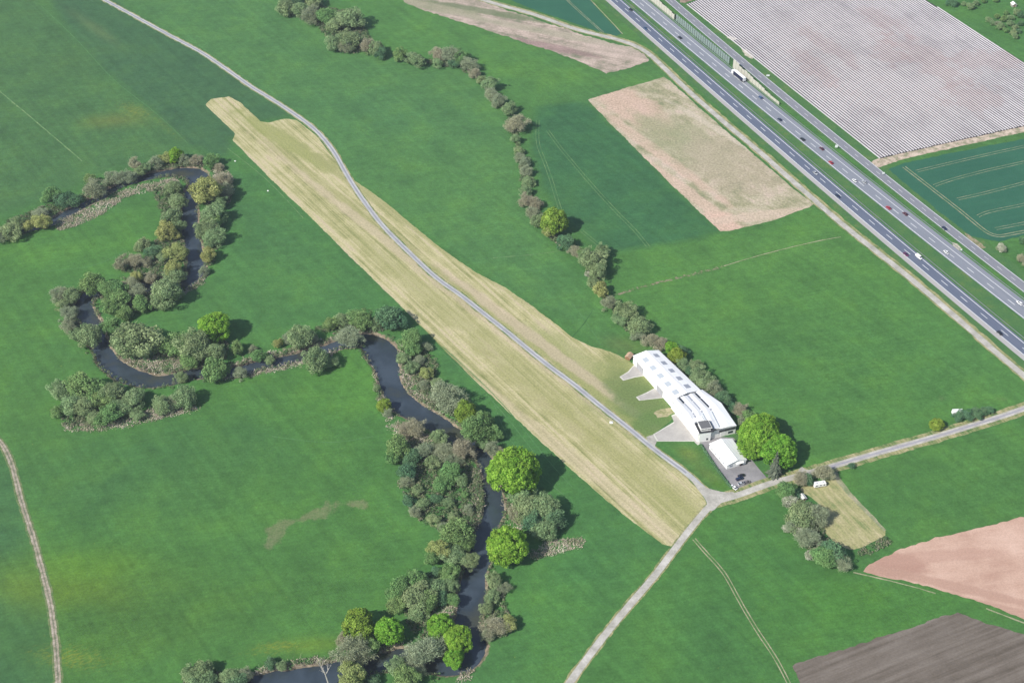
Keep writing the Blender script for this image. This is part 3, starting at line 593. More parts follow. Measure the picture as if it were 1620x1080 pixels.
def crown_mesh(name, seed, nl, lr, per, leaf, hc, rz=0.9, jitter=0.55, low=-0.55, inner=0.5, outer=0.78, twig=0.0, core=0.62, squash=1.0, lumpy=0.12):
    rg = np.random.default_rng(seed)
    d = unit(rg.normal(size=(nl*4, 3))); d = d[d[:, 2] > low]; keep = []
    for v in d:
        if all(np.linalg.norm(v-k) > 1.55/math.sqrt(nl) for k in keep): keep.append(v)
        if len(keep) >= nl: break
    d = np.array(keep); nl = len(d); rad = rg.uniform(inner, outer, nl); cen = d*rad[:, None]; lrr = lr*rg.uniform(0.62, 1.55, nl)
    # overall irregular outline
    k1 = rg.normal(size=(3, 3)); cen *= (1+lumpy*np.sin(cen@k1*2.2).sum(1)/2)[:, None]
    Q = []; T = []; lt = rg.random(nl); lv = rg.random(nl)
    for i in range(nl):
        n = int(per*(lrr[i]/lr)**2); v = unit(rg.normal(size=(n*2, 3))); v = v[(v@d[i]) > -0.35][:n]; n = len(v)
        rr = lrr[i]*(1+rg.normal(scale=0.10, size=n)); bump = 1+0.16*np.sin(v@rg.normal(size=3)*6)
        pos = cen[i]+v*(rr*bump)[:, None]*np.array([1, 1, squash]); nm = unit(v+rg.normal(size=(n, 3))*jitter)
        Q.append(cards(pos, nm, leaf*rg.uniform(0.55, 1.35, n), rg)); T.append(np.stack([np.clip(lt[i]*0.7+rg.random(n)*0.3, 0, 1), np.clip(lv[i]*0.7+rg.random(n)*0.3, 0, 1), np.zeros(n)], 1))
        if twig > 0:
            n2 = int(n*twig); v = unit(rg.normal(size=(n2, 3))+d[i]*1.2+np.array([0, 0, 0.5])); L = lr*rg.uniform(0.5, 1.1, n2)
            st = cen[i]+rg.normal(scale=lr*0.4, size=(n2, 3)); en = st+v*L[:, None]; sd = unit(np.cross(v, rg.normal(size=(n2, 3))))*(0.011*rg.uniform(0.6, 1.3, n2))[:, None]
            Q.append(np.stack([st-sd, st+sd, en+sd*0.4, en-sd*0.4], 1)); T.append(np.stack([rg.random(n2), rg.random(n2)*0.7, np.ones(n2)], 1))
    if core > 0:      # inner foliage mass
        n = int(900*core); v = unit(rg.normal(size=(n, 3))); pos = v*core*rg.uniform(0.5, 1.0, (n, 1)); Q.append(cards(pos, unit(v+rg.normal(size=(n, 3))*0.6), leaf*rg.uniform(1.5, 2.6, n), rg)); T.append(np.stack([rg.random(n), rg.random(n)*0.5, np.zeros(n)], 1))
    Q = np.concatenate(Q); T = np.concatenate(T); Q[:, :, 2] *= rz; Q[:, :, 2] += hc
    Q[:, :, 2] = np.maximum(Q[:, :, 2], 0.02)
    return quads_mesh(name, Q, T)
def trunk_mesh(name, seed, hc, n=7, r=0.075, spread=0.62):
    rg = random.Random(seed); mb = MB(); top = Vector((rg.uniform(-.05, .05), rg.uniform(-.05, .05), hc*0.62))
    mb.tube((0, 0, -0.05), top*0.5, r*1.25, r, 7); mb.tube(top*0.5, top, r, r*0.8, 7)
    for i in range(n):
        a = 2*math.pi*i/n+rg.uniform(-.3, .3); s = top*rg.uniform(0.55, 1.0); e = s+Vector((math.cos(a)*spread*rg.uniform(.6, 1), math.sin(a)*spread*rg.uniform(.6, 1), hc*rg.uniform(.25, .6)))
        m_ = s.lerp(e, 0.5)+Vector((0, 0, 0.06)); mb.tube(s, m_, r*0.5, r*0.36, 5); mb.tube(m_, e, r*0.36, r*0.12, 5)
        for k in range(2):
            e2 = e+Vector((rg.uniform(-.2, .2), rg.uniform(-.2, .2), rg.uniform(.05, .25))); mb.tube(m_.lerp(e, .5), e2, r*0.2, r*0.06, 4)
    return mb.mesh(name, True)
# kinds: materials (two leaf tones) and shapes
KM = {'M': leaf_mat('fresh bright leaves', (0.170,0.390,0.045), (0.340,0.560,0.085), 0.42, 0.012),
      'N': leaf_mat('fresh olive leaves', (0.190,0.310,0.045), (0.350,0.450,0.085), 0.36, 0.012),
      'W': leaf_mat('grey green leaves', (0.195,0.300,0.140), (0.365,0.465,0.235), 0.36, 0.02),
      'O': leaf_mat('mid green leaves', (0.150,0.280,0.100), (0.290,0.430,0.165), 0.34, 0.02),
      'Y': leaf_mat('yellow green leaves', (0.290,0.350,0.120), (0.480,0.510,0.210), 0.34, 0.015),
      'D': leaf_mat('dark green leaves', (0.080,0.190,0.100), (0.175,0.300,0.150), 0.3, 0.015),
      'G': leaf_mat('budding grey twigs', (0.285,0.350,0.220), (0.450,0.500,0.325), 0.34, 0.02),
      'B': leaf_mat('pinkish brown twigs', (0.350,0.345,0.230), (0.520,0.500,0.350), 0.34, 0.02),
      'F': leaf_mat('white blossom', (0.250,0.300,0.170), (0.620,0.620,0.520), 0.3, 0.0)}
SHAPES = {  # nl, lr, per, leaf, hc, rz, jitter, inner, outer, twig, core, squash
 'M': dict(nl=190, lr=0.125, per=62, leaf=0.025, hc=0.90, rz=0.92, jitter=0.5, inner=0.74, outer=0.95, core=0.78, lumpy=0.20),
 'N': dict(nl=90, lr=0.17, per=80, leaf=0.030, hc=0.86, rz=0.90, jitter=0.55, inner=0.72, outer=0.90, core=0.7, lumpy=0.08),
 'W': dict(nl=64, lr=0.20, per=80, leaf=0.027, hc=0.70, rz=0.78, jitter=0.5, inner=0.42, outer=0.86, core=0.55, twig=0.12, lumpy=0.36),
 'O': dict(nl=58, lr=0.21, per=90, leaf=0.029, hc=0.74, rz=0.82, jitter=0.6, inner=0.42, outer=0.82, core=0.58, twig=0.06, lumpy=0.36),
 'Y': dict(nl=58, lr=0.20, per=90, leaf=0.028, hc=0.74, rz=0.84, jitter=0.65, inner=0.42, outer=0.84, core=0.5, twig=0.10, lumpy=0.36),
 'D': dict(nl=36, lr=0.26, per=120, leaf=0.030, hc=0.66, rz=0.76, jitter=0.7, inner=0.38, outer=0.84, core=0.58, lumpy=0.36),
 'G': dict(nl=44, lr=0.24, per=55, leaf=0.020, hc=0.70, rz=0.80, jitter=1.2, inner=0.36, outer=0.86, core=0.30, twig=1.3, lumpy=0.36),
 'B': dict(nl=44, lr=0.24, per=60, leaf=0.020, hc=0.70, rz=0.80, jitter=1.2, inner=0.36, outer=0.86, core=0.30, twig=1.3, lumpy=0.36),
 'F': dict(nl=30, lr=0.28, per=110, leaf=0.034, hc=0.64, rz=0.76, jitter=0.9, inner=0.45, outer=0.78, core=0.5, lumpy=0.2)}
PROTO = {}
for k, sh in SHAPES.items():
    PROTO[k] = []
    for s_ in range(5 if k in 'WOG' else 3):
        cm = crown_mesh(k+'_crown', 100+ord(k)*7+s_, **sh); cm.materials.append(KM[k])
        tm = trunk_mesh(k+'_trunk', ord(k)+s_, sh['hc']); tm.materials.append(bark); PROTO[k].append((cm, tm, sh['hc'], sh['rz']))
LOOK = {'M': ('bright green leafy tree', 'tree'), 'N': ('olive green broad leafy tree', 'tree'), 'W': ('grey-green willow', 'tree'), 'O': ('mid-green tree', 'tree'), 'Y': ('yellow-green willow', 'tree'),
        'D': ('dark green tree', 'tree'), 'G': ('greyish half-bare tree', 'tree'), 'B': ('pinkish-brown budding tree', 'tree'), 'F': ('white blossoming shrub', 'shrub')}
ORD = ['first', 'second', 'third', 'fourth', 'fifth', 'sixth', 'seventh', 'eighth', 'ninth', 'tenth', 'eleventh', 'twelfth', 'thirteenth', 'fourteenth', 'fifteenth', 'sixteenth', 'seventeenth', 'eighteenth', 'nineteenth', 'twentieth',
       'twenty-first', 'twenty-second', 'twenty-third', 'twenty-fourth', 'twenty-fifth', 'twenty-sixth', 'twenty-seventh', 'twenty-eighth', 'twenty-ninth', 'thirtieth']
rt = random.Random(21); MASK = []
def plant(px, py, wpx, k, label, group, zs=None, name=None):
    cm, tm, hc, rz = PROTO[k][rt.randrange(len(PROTO[k]))]; s = wpx*mpp(px, py)/2*(1.0 if k in 'MN' else (1.03 if (group and 'creek' in group) else 1.10)); zs = zs or rt.uniform(0.85, 1.15)
    p = P(px, py, hc*s*zs)
    bush = wpx*mpp(px, py) < 7.5
    root = empty(name or ('shrub' if (k == 'F' or bush) else 'tree'), (p.x, p.y, 0), rt.uniform(0, 6.28)); sx = s*(rt.uniform(0.95, 1.06) if k in 'MN' else rt.uniform(0.82, 1.18)); root.rotation_euler = (0 if k in 'MN' else rt.uniform(-.12, .12), 0 if k in 'MN' else rt.uniform(-.12, .12), rt.uniform(0, 6.28))
    root.scale = (sx, s*s/sx, s*zs); 
    if bush: label = label.replace(' tree', ' shrub', 1) if ' tree' in label.split(',')[0] else label
    tag(root, label, 'shrub' if (k == 'F' or bush) else 'tree', group)
    mobj('crown', cm, None, root); mobj('trunk', tm, None, root)
    return root
def section(items, anchor, axis_, group, noun='tree'):
    items = sorted(items, key=(lambda t: t[0]) if axis_ == 'x' else (lambda t: t[1]))
    for i, (x, y, w_, k) in enumerate(items):
        look = LOOK[k][0]
        plant(x, y, w_, k, '%s, %s %s' % (look, ORD[i], anchor), group)
section([(18,364,36,'W'),(47,357,20,'Y'),(68,354,27,'Y'),(82,309,28,'O'),(66,336,24,'G'),(102,318,27,'D'),(121,318,24,'D'),(148,300,34,'G'),(142,282,18,'O'),(180,283,26,'G'),(201,278,27,'G'),(2,372,26,'G'),(30,350,20,'W')],
        'from the left on the far upper-left bank', 'x', 'trees on the upper river bank')
section([(215,260,21,'B'),(230,265,17,'W'),(247,257,23,'G'),(262,252,19,'Y'),(277,247,23,'M'),(293,253,19,'G'),(310,254,21,'B'),(333,254,25,'O'),(347,263,17,'B'),(220,272,18,'W')],
        'from the left along the top of the upper river loop', 'x', 'trees on the upper river bank')
section([(352,284,30,'B'),(329,306,48,'Y'),(357,303,27,'G'),(333,337,36,'W'),(327,360,34,'W'),(341,373,31,'W'),(330,404,27,'Y'),(323,428,17,'G'),(345,322,26,'W'),(340,352,26,'O'),(333,385,22,'W')],
        "down the upper loop's right bank", 'y', 'trees on the right bank of the upper loop')
section([(278,296,26,'W'),(280,318,29,'W'),(272,342,31,'W'),(262,367,31,'Y'),(278,374,19,'Y'),(226,386,27,'W'),(243,398,27,'D'),(257,405,21,'W'),(277,400,34,'Y'),(276,426,27,'Y'),(195,418,25,'B'),(215,413,29,'B'),(288,356,20,'W'),(234,412,18,'B')],
        "down the upper loop's left bank", 'y', 'trees on the left bank of the upper loop')
section([(147,450,38,'O'),(167,458,30,'O'),(190,476,40,'O'),(186,456,32,'O'),(210,450,24,'G'),(222,480,30,'O'),(214,463,28,'G'),(262,457,48,'W'),(273,436,34,'W'),(252,472,32,'W'),(216,437,20,'Y'),(240,440,20,'B')],
        'from the left in the thicket below the upper loop', 'x', 'trees in the thicket between the river bends')
section([(97,467,28,'G'),(115,468,31,'W'),(108,493,27,'G'),(110,515,27,'G'),(123,527,24,'W'),(143,533,38,'W'),(100,480,22,'W')],
        'from the top outside the left river bend', 'y', 'trees outside the left river bend')
section([(177,515,31,'O'),(210,535,68,'W'),(178,486,30,'O'),(196,496,28,'O'),(235,561,15,'D'),(277,543,46,'O'),(310,545,52,'W'),(341,556,34,'W'),(300,570,30,'O')],
        'from the left inside the left river bend', 'x', 'trees inside the left river bend')
plant(335, 520, 50, 'M', 'bright green dense tree standing behind the grey willows of the left river bend', None)
plant(374, 550, 22, 'O', 'small round green tree standing alone on the meadow edge by the stream', None, 1.1)
section([(340,587,44,'O'),(289,597,21,'W'),(382,590,21,'G'),(407,565,23,'O'),(400,552,15,'G'),(440,543,16,'Y'),(457,533,22,'G'),(474,532,40,'W'),(496,538,20,'G'),(425,570,16,'W')],
        'from the left along the narrow middle reach', 'x', 'trees along the middle reach of the river')
section([(130,610,46,'O'),(97,616,34,'W'),(155,620,44,'O'),(180,620,42,'W'),(210,628,40,'W'),(110,640,38,'W'),(136,641,38,'W'),(175,653,38,'O'),(91,652,22,'O'),(160,634,38,'O'),(217,656,22,'W'),(255,638,32,'W'),(293,630,38,'W'),(275,636,28,'G'),(195,645,32,'W'),(150,662,24,'W')],
        'from the left in the round thicket below the bend', 'x', 'trees of the round thicket on the meadow')
section([(525,512,25,'O'),(550,535,40,'G'),(560,503,31,'O'),(576,507,31,'O'),(615,505,46,'D'),(505,570,44,'W'),(523,572,24,'W'),(540,506,24,'W'),(595,512,24,'W')],
        'from the left around the central river bend', 'x', 'trees around the central river bend')
section([(650,537,37,'O'),(653,553,27,'O'),(640,567,21,'W'),(650,581,23,'W'),(674,592,23,'Y'),(676,548,18,'G'),(705,630,56,'G'),(735,652,35,'N'),(748,680,46,'O'),(780,686,30,'O'),(762,668,34,'O'),(670,610,18,'G'),(664,570,18,'G'),(690,608,20,'W')],
        'from the top on the bank beside the runway', 'y', 'trees on the bank beside the runway')
section([(597,612,13,'W'),(607,641,23,'N'),(615,653,15,'G')], 'from the top on the open meadow bank', 'y', 'shrubs on the open meadow bank')
section([(695,690,27,'W'),(657,678,36,'B'),(632,708,40,'O'),(622,724,28,'O'),(653,722,30,'D'),(642,748,29,'D'),(643,762,19,'G'),(673,710,30,'G'),(700,713,36,'G'),(730,711,38,'B'),(721,727,26,'G'),(640,680,24,'B'),(685,728,24,'W')],
        'from the top in the thicket at the lower bend', 'y', 'trees in the thicket at the lower bend')
section([(780,710,24,'G'),(793,717,20,'B'),(763,700,22,'W')], 'from the left above the big bright tree', 'x', 'shrubs above the big bright tree')
section([(715,747,36,'O'),(698,767,28,'O'),(645,792,20,'D'),(670,795,22,'W'),(656,811,20,'G'),(685,820,22,'W'),(711,795,18,'W'),(733,760,20,'W'),(742,806,18,'G'),(660,775,18,'W'),(690,790,18,'D'),(718,818,20,'W'),(735,782,14,'O'),(700,832,18,'G')],
        'from the top in the scrub left of the straight reach', 'y', 'shrubs left of the straight reach')
plant(813, 752, 76, 'M', 'very large bright green round tree between the river and the runway', 'large bright trees by the river', 1.0)
plant(801, 862, 63, 'M', 'large bright green round tree right of the river, below the grey-green thicket', 'large bright trees by the river', 1.0)
section([(826,781,42,'W'),(832,802,48,'W'),(861,808,48,'W'),(877,822,38,'D'),(858,838,38,'W'),(812,813,22,'B'),(845,822,36,'D')],
        'from the top between the two large bright trees', 'y', 'trees between the two large bright trees')
section([(722,846,50,'O'),(697,871,31,'Y'),(685,884,28,'O'),(721,876,38,'W'),(743,886,28,'W'),(712,903,32,'O'),(690,906,22,'D'),(735,862,28,'O')],
        'down the left bank opposite the round tree', 'y', 'trees on the left bank of the lower reach')
section([(630,932,38,'O'),(660,918,36,'O'),(655,946,50,'W'),(688,931,36,'W'),(676,951,36,'O'),(626,956,30,'O'),(711,926,28,'W'),(717,948,22,'O'),(661,966,32,'W'),(700,945,26,'D')],
        'from the top in the lower left-bank grove', 'y', 'trees of the lower left bank grove')
plant(567, 990, 52, 'N', 'olive-yellow broad tree leftmost of the bottom grove', None); plant(615, 997, 44, 'M', 'bright green tree beside the olive-yellow broad tree, bottom grove', None, 1.1)
section([(562,1026,50,'G'),(587,1022,32,'O'),(677,1027,58,'G'),(660,1052,30,'G'),(632,1053,32,'W'),(643,1072,42,'O'),(560,1072,48,'Y'),(592,1077,24,'D'),(548,1010,24,'B')],
        'from the left along the bottom river reach', 'x', 'trees along the bottom river reach')
section([(695,990,42,'M'),(722,1014,44,'M'),(718,1042,32,'M')], 'from the top inside the bottom river bend', 'y', 'bright trees inside the bottom river bend')
section([(785,918,26,'W'),(780,940,24,'W'),(772,962,20,'W'),(787,990,40,'B'),(804,986,28,'Y'),(772,1003,24,'G'),(793,930,22,'G')], 'from the top on the right bank below the round tree', 'y', 'shrubs on the right bank of the lower reach')
section([(305,1066,32,'W'),(325,1057,34,'W'),(320,1078,40,'W'),(360,1068,31,'W'),(387,1068,24,'G'),(427,1048,20,'D'),(378,1078,30,'D'),(448,1052,16,'W')], 'from the left on the bottom edge bank', 'x', 'trees on the bottom edge bank')
# creek hedge
section([(455,10,34,'W'),(477,16,34,'W'),(495,24,32,'G'),(514,27,36,'O'),(531,38,34,'W'),(553,30,48,'W'),(492,4,34,'W'),(530,69,27,'W'),(558,64,40,'W'),(580,73,30,'B'),(595,76,27,'W'),(603,84,22,'D'),(470,2,30,'D'),(545,75,24,'G')],
        'from the left in the upper creek grove', 'x', 'trees of the upper creek grove')
section([(634,87,23,'O'),(660,95,33,'W'),(695,86,27,'B'),(692,98,19,'W'),(715,87,31,'G'),(728,91,29,'O'),(717,101,19,'D'),(741,103,27,'G'),(752,115,21,'B'),(761,126,19,'W'),(773,134,27,'W'),(776,147,25,'G'),(790,160,25,'G'),(805,172,26,'W')],
        'from the left in the creek row above the pinkish tree', 'x', 'trees of the creek row')
plant(817, 197, 36, 'B', 'large pinkish-brown bare tree at the bend of the creek row', 'trees of the creek row')
section([(815,219,19,'W'),(820,237,19,'W'),(823,250,19,'G'),(830,257,19,'G'),(832,271,23,'G'),(835,286,23,'W'),(834,302,23,'W'),(835,318,25,'B'),(847,323,25,'B'),(842,336,23,'G'),(850,350,28,'W'),(866,367,22,'Y')],
        'from the top in the creek row above the round tree', 'y', 'trees of the creek row')
plant(877, 350, 43, 'N', 'round yellow-green tree in the creek row beside the crop field', 'trees of the creek row', 1.1)
section([(896,382,30,'D'),(911,397,22,'B'),(926,407,32,'W'),(952,398,26,'W'),(936,413,40,'W'),(921,400,20,'O'),(946,428,33,'W'),(930,433,13,'F'),(941,447,24,'W'),(950,459,27,'Y'),(964,480,24,'G'),(990,492,37,'W'),(1010,515,39,'W'),(982,505,24,'W'),(1007,532,22,'G'),(1030,537,26,'B'),(1045,543,27,'B')],
        'from the top between the round tree and the hangar', 'y', 'trees of the creek row')
section([(1060,549,20,'M'),(1070,563,27,'N'),(1079,556,20,'D'),(1097,578,26,'W'),(1083,578,24,'W'),(1107,596,34,'W'),(1118,608,28,'W'),(1130,614,26,'G'),(1141,627,22,'D'),(1172,648,26,'B'),(1187,661,28,'O'),(1160,645,18,'D'),(1177,667,22,'G'),(1150,634,18,'D'),(1090,588,18,'D')],
        'from the top in the row behind the white hangars', 'y', 'trees behind the white hangars')
section([(1200,690,56,'M'),(1190,704,40,'M'),(1233,711,52,'M'),(1212,674,40,'M'),(1217,698,44,'M'),(1243,725,30,'M')], 'from the top in the grove beside the car park', 'y', 'bright trees of the grove beside the car park')
section([(1243,775,32,'O'),(1254,779,22,'D'),(1268,757,28,'B'),(1303,746,30,'B'),(1280,758,19,'D'),(1310,750,20,'G')], 'from the left by the lane near the caravan', 'x', 'trees by the lane near the caravan')
section([(1250,794,24,'F'),(1273,811,50,'W'),(1291,814,38,'G'),(1253,833,24,'G'),(1244,836,14,'F'),(1264,841,20,'F'),(1279,852,36,'G'),(1298,862,13,'F'),(1320,875,42,'D'),(1304,881,38,'O'),(1329,889,30,'G'),(1280,878,16,'F'),(1262,822,24,'W')],
        'from the top in the thicket beside the mown paddock', 'y', 'trees beside the mown paddock')
plant(1347, 737, 11, 'D', 'small dark bush beside the right-hand lane', None); plant(1482, 671, 23, 'N', 'round yellow-green bush beside the right-hand lane', None)
section([(1518,659,18,'D'),(1530,657,19,'D'),(1543,654,19,'D'),(1555,651,18,'D'),(1564,648,14,'D')], 'from the left beside the white trailer', 'x', 'dark bushes beside the white trailer')
plant(1585, 392, 16, 'F', 'white blossoming tree standing alone right of the country road', None); plant(1615, 409, 17, 'B', 'pale budding tree at the right edge near the country road', None); plant(1620, 380, 15, 'D', 'dark tree at the right edge beside the dark crop', None)
section([(1507,4,16,'D'),(1526,6,9,'W'),(1535,10,13,'W'),(1544,5,10,'W'),(1556,1,9,'O'),(1576,1,9,'O'),(1610,20,12,'W'),(1615,24,10,'D'),(1592,21,9,'O'),(1600,27,11,'W'),(1577,26,9,'O'),(1588,30,11,'O')], 'from the left in the upper half of the orchard', 'x', 'small orchard trees')
section([(1564,31,11,'W'),(1571,36,10,'W'),(1579,37,10,'G'),(1584,42,13,'W'),(1591,48,10,'O'),(1599,38,11,'W'),(1605,43,11,'W'),(1615,37,11,'D'),(1603,52,11,'W'),(1607,57,11,'W'),(1612,49,9,'D')], 'from the left in the lower half of the orchard', 'x', 'small orchard trees')

# spruce
def spruce(px, py, hm, rm):
    rg = np.random.default_rng(5); p = P(px, py); Q = []; T = []
    for L in range(26):
        z = 0.10+0.88*L/26; r = (1-z)*rm*1.1+0.15; n = int(16+26*(1-z))
        for k in range(n):
            a = rg.random()*6.28; rr = r*rg.uniform(0.45, 1.30)*(1+0.22*math.sin(3*a+L*1.9)); tp = np.array([math.cos(a)*rr, math.sin(a)*rr, z*hm-rr*0.35]); st = np.array([math.cos(a)*rr*0.1, math.sin(a)*rr*0.1, z*hm])
            sd = np.array([-math.sin(a), math.cos(a), 0.1])*rr*0.20; mid = (st+tp)/2+np.array([0, 0, 0.15])
            Q.append([st, mid-sd, tp, mid+sd]); T.append([rg.random(), rg.random(), 0])
    root = empty('spruce_tree', (p.x, p.y, 0)); tag(root, 'tall narrow grey-green spruce in front of the bright grove', 'tree')
    mobj('crown', quads_mesh('spruce_crown', np.array(Q), np.array(T)), leaf_mat('spruce needles', (0.075,0.100,0.070), (0.14,0.165,0.12), 0.1), root)
    mb = MB(); mb.tube((0, 0, -0.1), (0, 0, hm*0.95), 0.28, 0.03, 8); mb.build('trunk', bark, root)
spruce(1224, 751, 19.0, 3.4)
# dead pale tree
def dead_tree(px, py, h):
    p = P(px, py); rg = random.Random(3); root = empty('dead_tree', (p.x, p.y, 0)); tag(root, 'bleached leafless dead tree leaning over the bottom river reach', 'tree')
    mb = MB()
    def br(a, d, L, r, n):
        b = a+d*L; mb.tube(a, b, r, r*0.6, 5)
        if n:
            for _ in range(3): br(a+d*L*rg.uniform(.5, 1), (d+Vector((rg.uniform(-.9, .9), rg.uniform(-.9, .9), rg.uniform(-.1, .7)))).normalized(), L*rg.uniform(.5, .75), r*0.5, n-1)
    br(Vector((0, 0, 2.5)), Vector((-0.15, 0.1, 1)).normalized(), h*0.45, 0.34, 4); mb.build('branches', pale_bark, root)
    t_ = MB(); t_.tube((0, 0, -0.2), (0, 0, 2.55), 0.45, 0.34, 8); t_.build('trunk', pale_bark, root)
dead_tree(520, 1085, 15)

# reeds and undergrowth on the banks
def scatter(polys, dens, rg):
    out = []
    for px in polys:
        w_ = np.array([tuple(p)[:2] for p in PP(px)]); lo = w_.min(0); hi = w_.max(0); n = int((hi-lo).prod()*dens)
        q = lo+rg.random((n, 2))*(hi-lo); k = poly_sd(q[:, 0], q[:, 1], w_)+1.5*vnoise(q[:, 0], q[:, 1], 0.3, 4) > 0; q = q[k]
        q = q[river_dist(q[:, 0], q[:, 1]) > 0.3]; out.append(q)
    return np.concatenate(out)
REED = [[(85,354),(120,337),(150,324),(180,308),(215,294),(250,287),(278,282),(283,290),(262,300),(230,305),(200,312),(180,326),(150,346),(115,360),(95,366)],
 [(330,262),(350,262),(368,280),(370,300),(362,322),(348,312),(340,285)],[(188,562),(200,568),(215,566),(240,562),(280,563),(292,578),(270,588),(240,592),(208,586),(195,577)],
 [(95,672),(130,666),(180,668),(220,655),(250,640),(305,638),(314,648),(280,656),(240,668),(200,676),(150,683),(110,682)],[(630,545),(645,542),(662,560),(684,580),(690,612),(690,640),(705,656),(690,664),(650,636),(634,610),(628,585),(636,570)],
 [(612,672),(640,666),(690,692),(720,716),(700,742),(650,722),(620,690)],[(835,878),(860,857),(890,850),(925,853),(922,866),(880,876),(845,886)],
 [(400,1058),(440,1046),(500,1040),(532,1050),(520,1057),(440,1064),(410,1070)],[(740,1052),(757,1056),(745,1072),(728,1082),(722,1076)],[(355,580),(400,563),(440,553),(480,546),(535,530),(538,536),(480,554),(430,565),(400,572),(365,584)],
 [(745,740),(765,745),(767,800),(762,832),(745,840),(750,790)],[(790,790),(815,800),(830,830),(825,855),(800,830),(790,810)],[(120,490),(150,490),(165,515),(172,540),(165,545),(152,515),(140,498)],
 [(190,440),(240,430),(280,430),(300,446),(270,447),(230,444)],[(355,588),(400,584),(440,578),(480,570),(520,556),(542,552),(520,566),(470,580),(400,596),(350,602)],[(590,560),(598,575),(602,610),(612,640),(625,662),(612,668),(600,640),(592,600)],[(300,445),(330,432),(325,448),(300,462),(270,478),(240,490),(235,485)],
 [(640,1018),(600,1030),(560,1042),(530,1048),(530,1040),(570,1032),(620,1012)],[(655,985),(690,965),(730,955),(722,1000),(700,975),(670,990)]]
rg = np.random.default_rng(9); q = scatter(REED, 3.6, rg); q = q[vnoise(q[:, 0], q[:, 1], 0.45, 12)+0.5*rg.normal(size=len(q)) > -0.12]; n = len(q)
def blades(q, rg, h0, h1, w0, w1, nb, lean=0.5, rad=0.5):
    n = len(q); Q = []
    for b in range(nb):
        o_ = np.concatenate([q+rg.normal(scale=rad, size=(n, 2)), np.zeros((n, 1))], 1); h = rg.uniform(h0, h1, n); a = rg.random(n)*6.28
        w_ = rg.uniform(w0, w1, n); s_ = np.stack([np.cos(a), np.sin(a), np.zeros(n)], 1)*w_[:, None]; l = rg.normal(scale=lean, size=(n, 3)); l[:, 2] = 1; e = o_+l*h[:, None]
        Q.append(np.stack([o_-s_, o_+s_, e+s_*0.6, e-s_*0.6], 1))
    return np.concatenate(Q)
def blade_mat(name, stops):
    m = NT(name); a = m.n.new('ShaderNodeAttribute'); a.attribute_name = 'tone'; sp = m.n.new('ShaderNodeSeparateColor'); m.l.new(a.outputs['Color'], sp.inputs[0]); return m.color(m.ramp(sp.outputs[0], stops))
Q = blades(q, rg, 0.25, 0.95, 0.06, 0.20, 3, 0.9); pat = 0.5+0.5*vnoise(np.tile(q[:, 0], 3), np.tile(q[:, 1], 3), 0.25, 2)
T = np.stack([np.clip(pat*0.6+rg.random(len(Q))*0.45-0.05, 0, 1)]*3, 1)
o = mobj('dry_reeds', quads_mesh('dry_reeds', Q, T), blade_mat('dry reed stems', [(0.0,(0.16,0.20,0.09)),(0.3,(0.33,0.29,0.21)),(0.6,(0.50,0.44,0.35)),(0.9,(0.72,0.66,0.56))]))
tag(o, 'dry tan reeds and flattened grass along the river banks', 'reeds', kind='stuff')
SCRUB = [[(640,740),(690,735),(745,735),(765,760),(765,800),(755,832),(720,838),(690,836),(660,822),(642,795),(630,765)],[(95,660),(150,655),(220,650),(230,662),(150,675),(100,672)],[(640,560),(665,545),(690,570),(690,600),(720,640),(700,660),(660,620)],
 [(240,300),(285,292),(292,340),(290,400),(280,440),(240,440),(190,430),(230,405),(262,360)],[(150,455),(210,440),(260,450),(260,480),(190,500),(165,480)],[(250,540),(360,540),(360,570),(300,580),(250,565)],[(620,700),(700,700),(745,715),(740,740),(640,740)],[(640,930),(720,900),(725,950),(690,965),(640,975)],
 [(1255,800),(1300,800),(1305,850),(1330,870),(1310,890),(1270,870),(1250,830)],[(540,1000),(600,1000),(600,1030),(550,1040)],[(90,460),(125,460),(130,520),(150,545),(135,550),(105,520)],[(10,350),(60,330),(130,310),(200,275),(300,255),(340,262),(240,268),(180,290),(110,325),(60,350),(10,370)],
 [(640,980),(690,985),(720,1010),(735,1035),(720,1045),(680,1035),(660,1010)],[(770,930),(795,925),(800,960),(815,985),(800,1005),(765,1010),(765,970)],[(1395,852),(1412,856),(1400,868),(1372,878),(1356,880),(1352,872)],[(440,0),(560,20),(600,80),(560,85),(520,65),(500,40),(450,20)],
 [(640,92),(700,98),(750,115),(800,170),(815,200),(830,260),(838,320),(850,352),(842,352),(826,300),(818,240),(805,190),(770,140),(720,106),(640,98)],[(850,352),(900,385),(940,420),(960,470),(1000,520),(1050,550),(1100,590),(1150,635),(1140,638),(1060,560),(990,525),(950,470),(925,420),(860,370)],
 [(320,290),(345,290),(350,370),(335,420),(320,420),(330,360)],[(490,520),(600,505),(640,520),(600,525),(530,528)],[(820,780),(880,800),(890,830),(850,850),(830,820)],[(700,640),(740,650),(790,690),(770,700),(730,680)],[(290,1060),(400,1065),(400,1085),(290,1085)]]
q = scatter(SCRUB, 0.62, rg)
ed = []
for i in range(1, len(RV)-1):
    ax, ay, aw = RV[i]; dx, dy = RV[i+1][0]-RV[i-1][0], RV[i+1][1]-RV[i-1][1]; L_ = math.hypot(dx, dy)+1e-6
    for sgn in (-1, 1):
        for _ in range(4):
            o_ = aw/2+abs(rg.normal())*1.6+0.1; x_ = ax+sgn*dy/L_*o_+rg.normal()*0.8; y_ = ay-sgn*dx/L_*o_+rg.normal()*0.8
            if vnoise(np.array([x_]), np.array([y_]), 0.11, 31)[0]+0.35*rg.normal() > -0.02: ed.append((x_, y_))
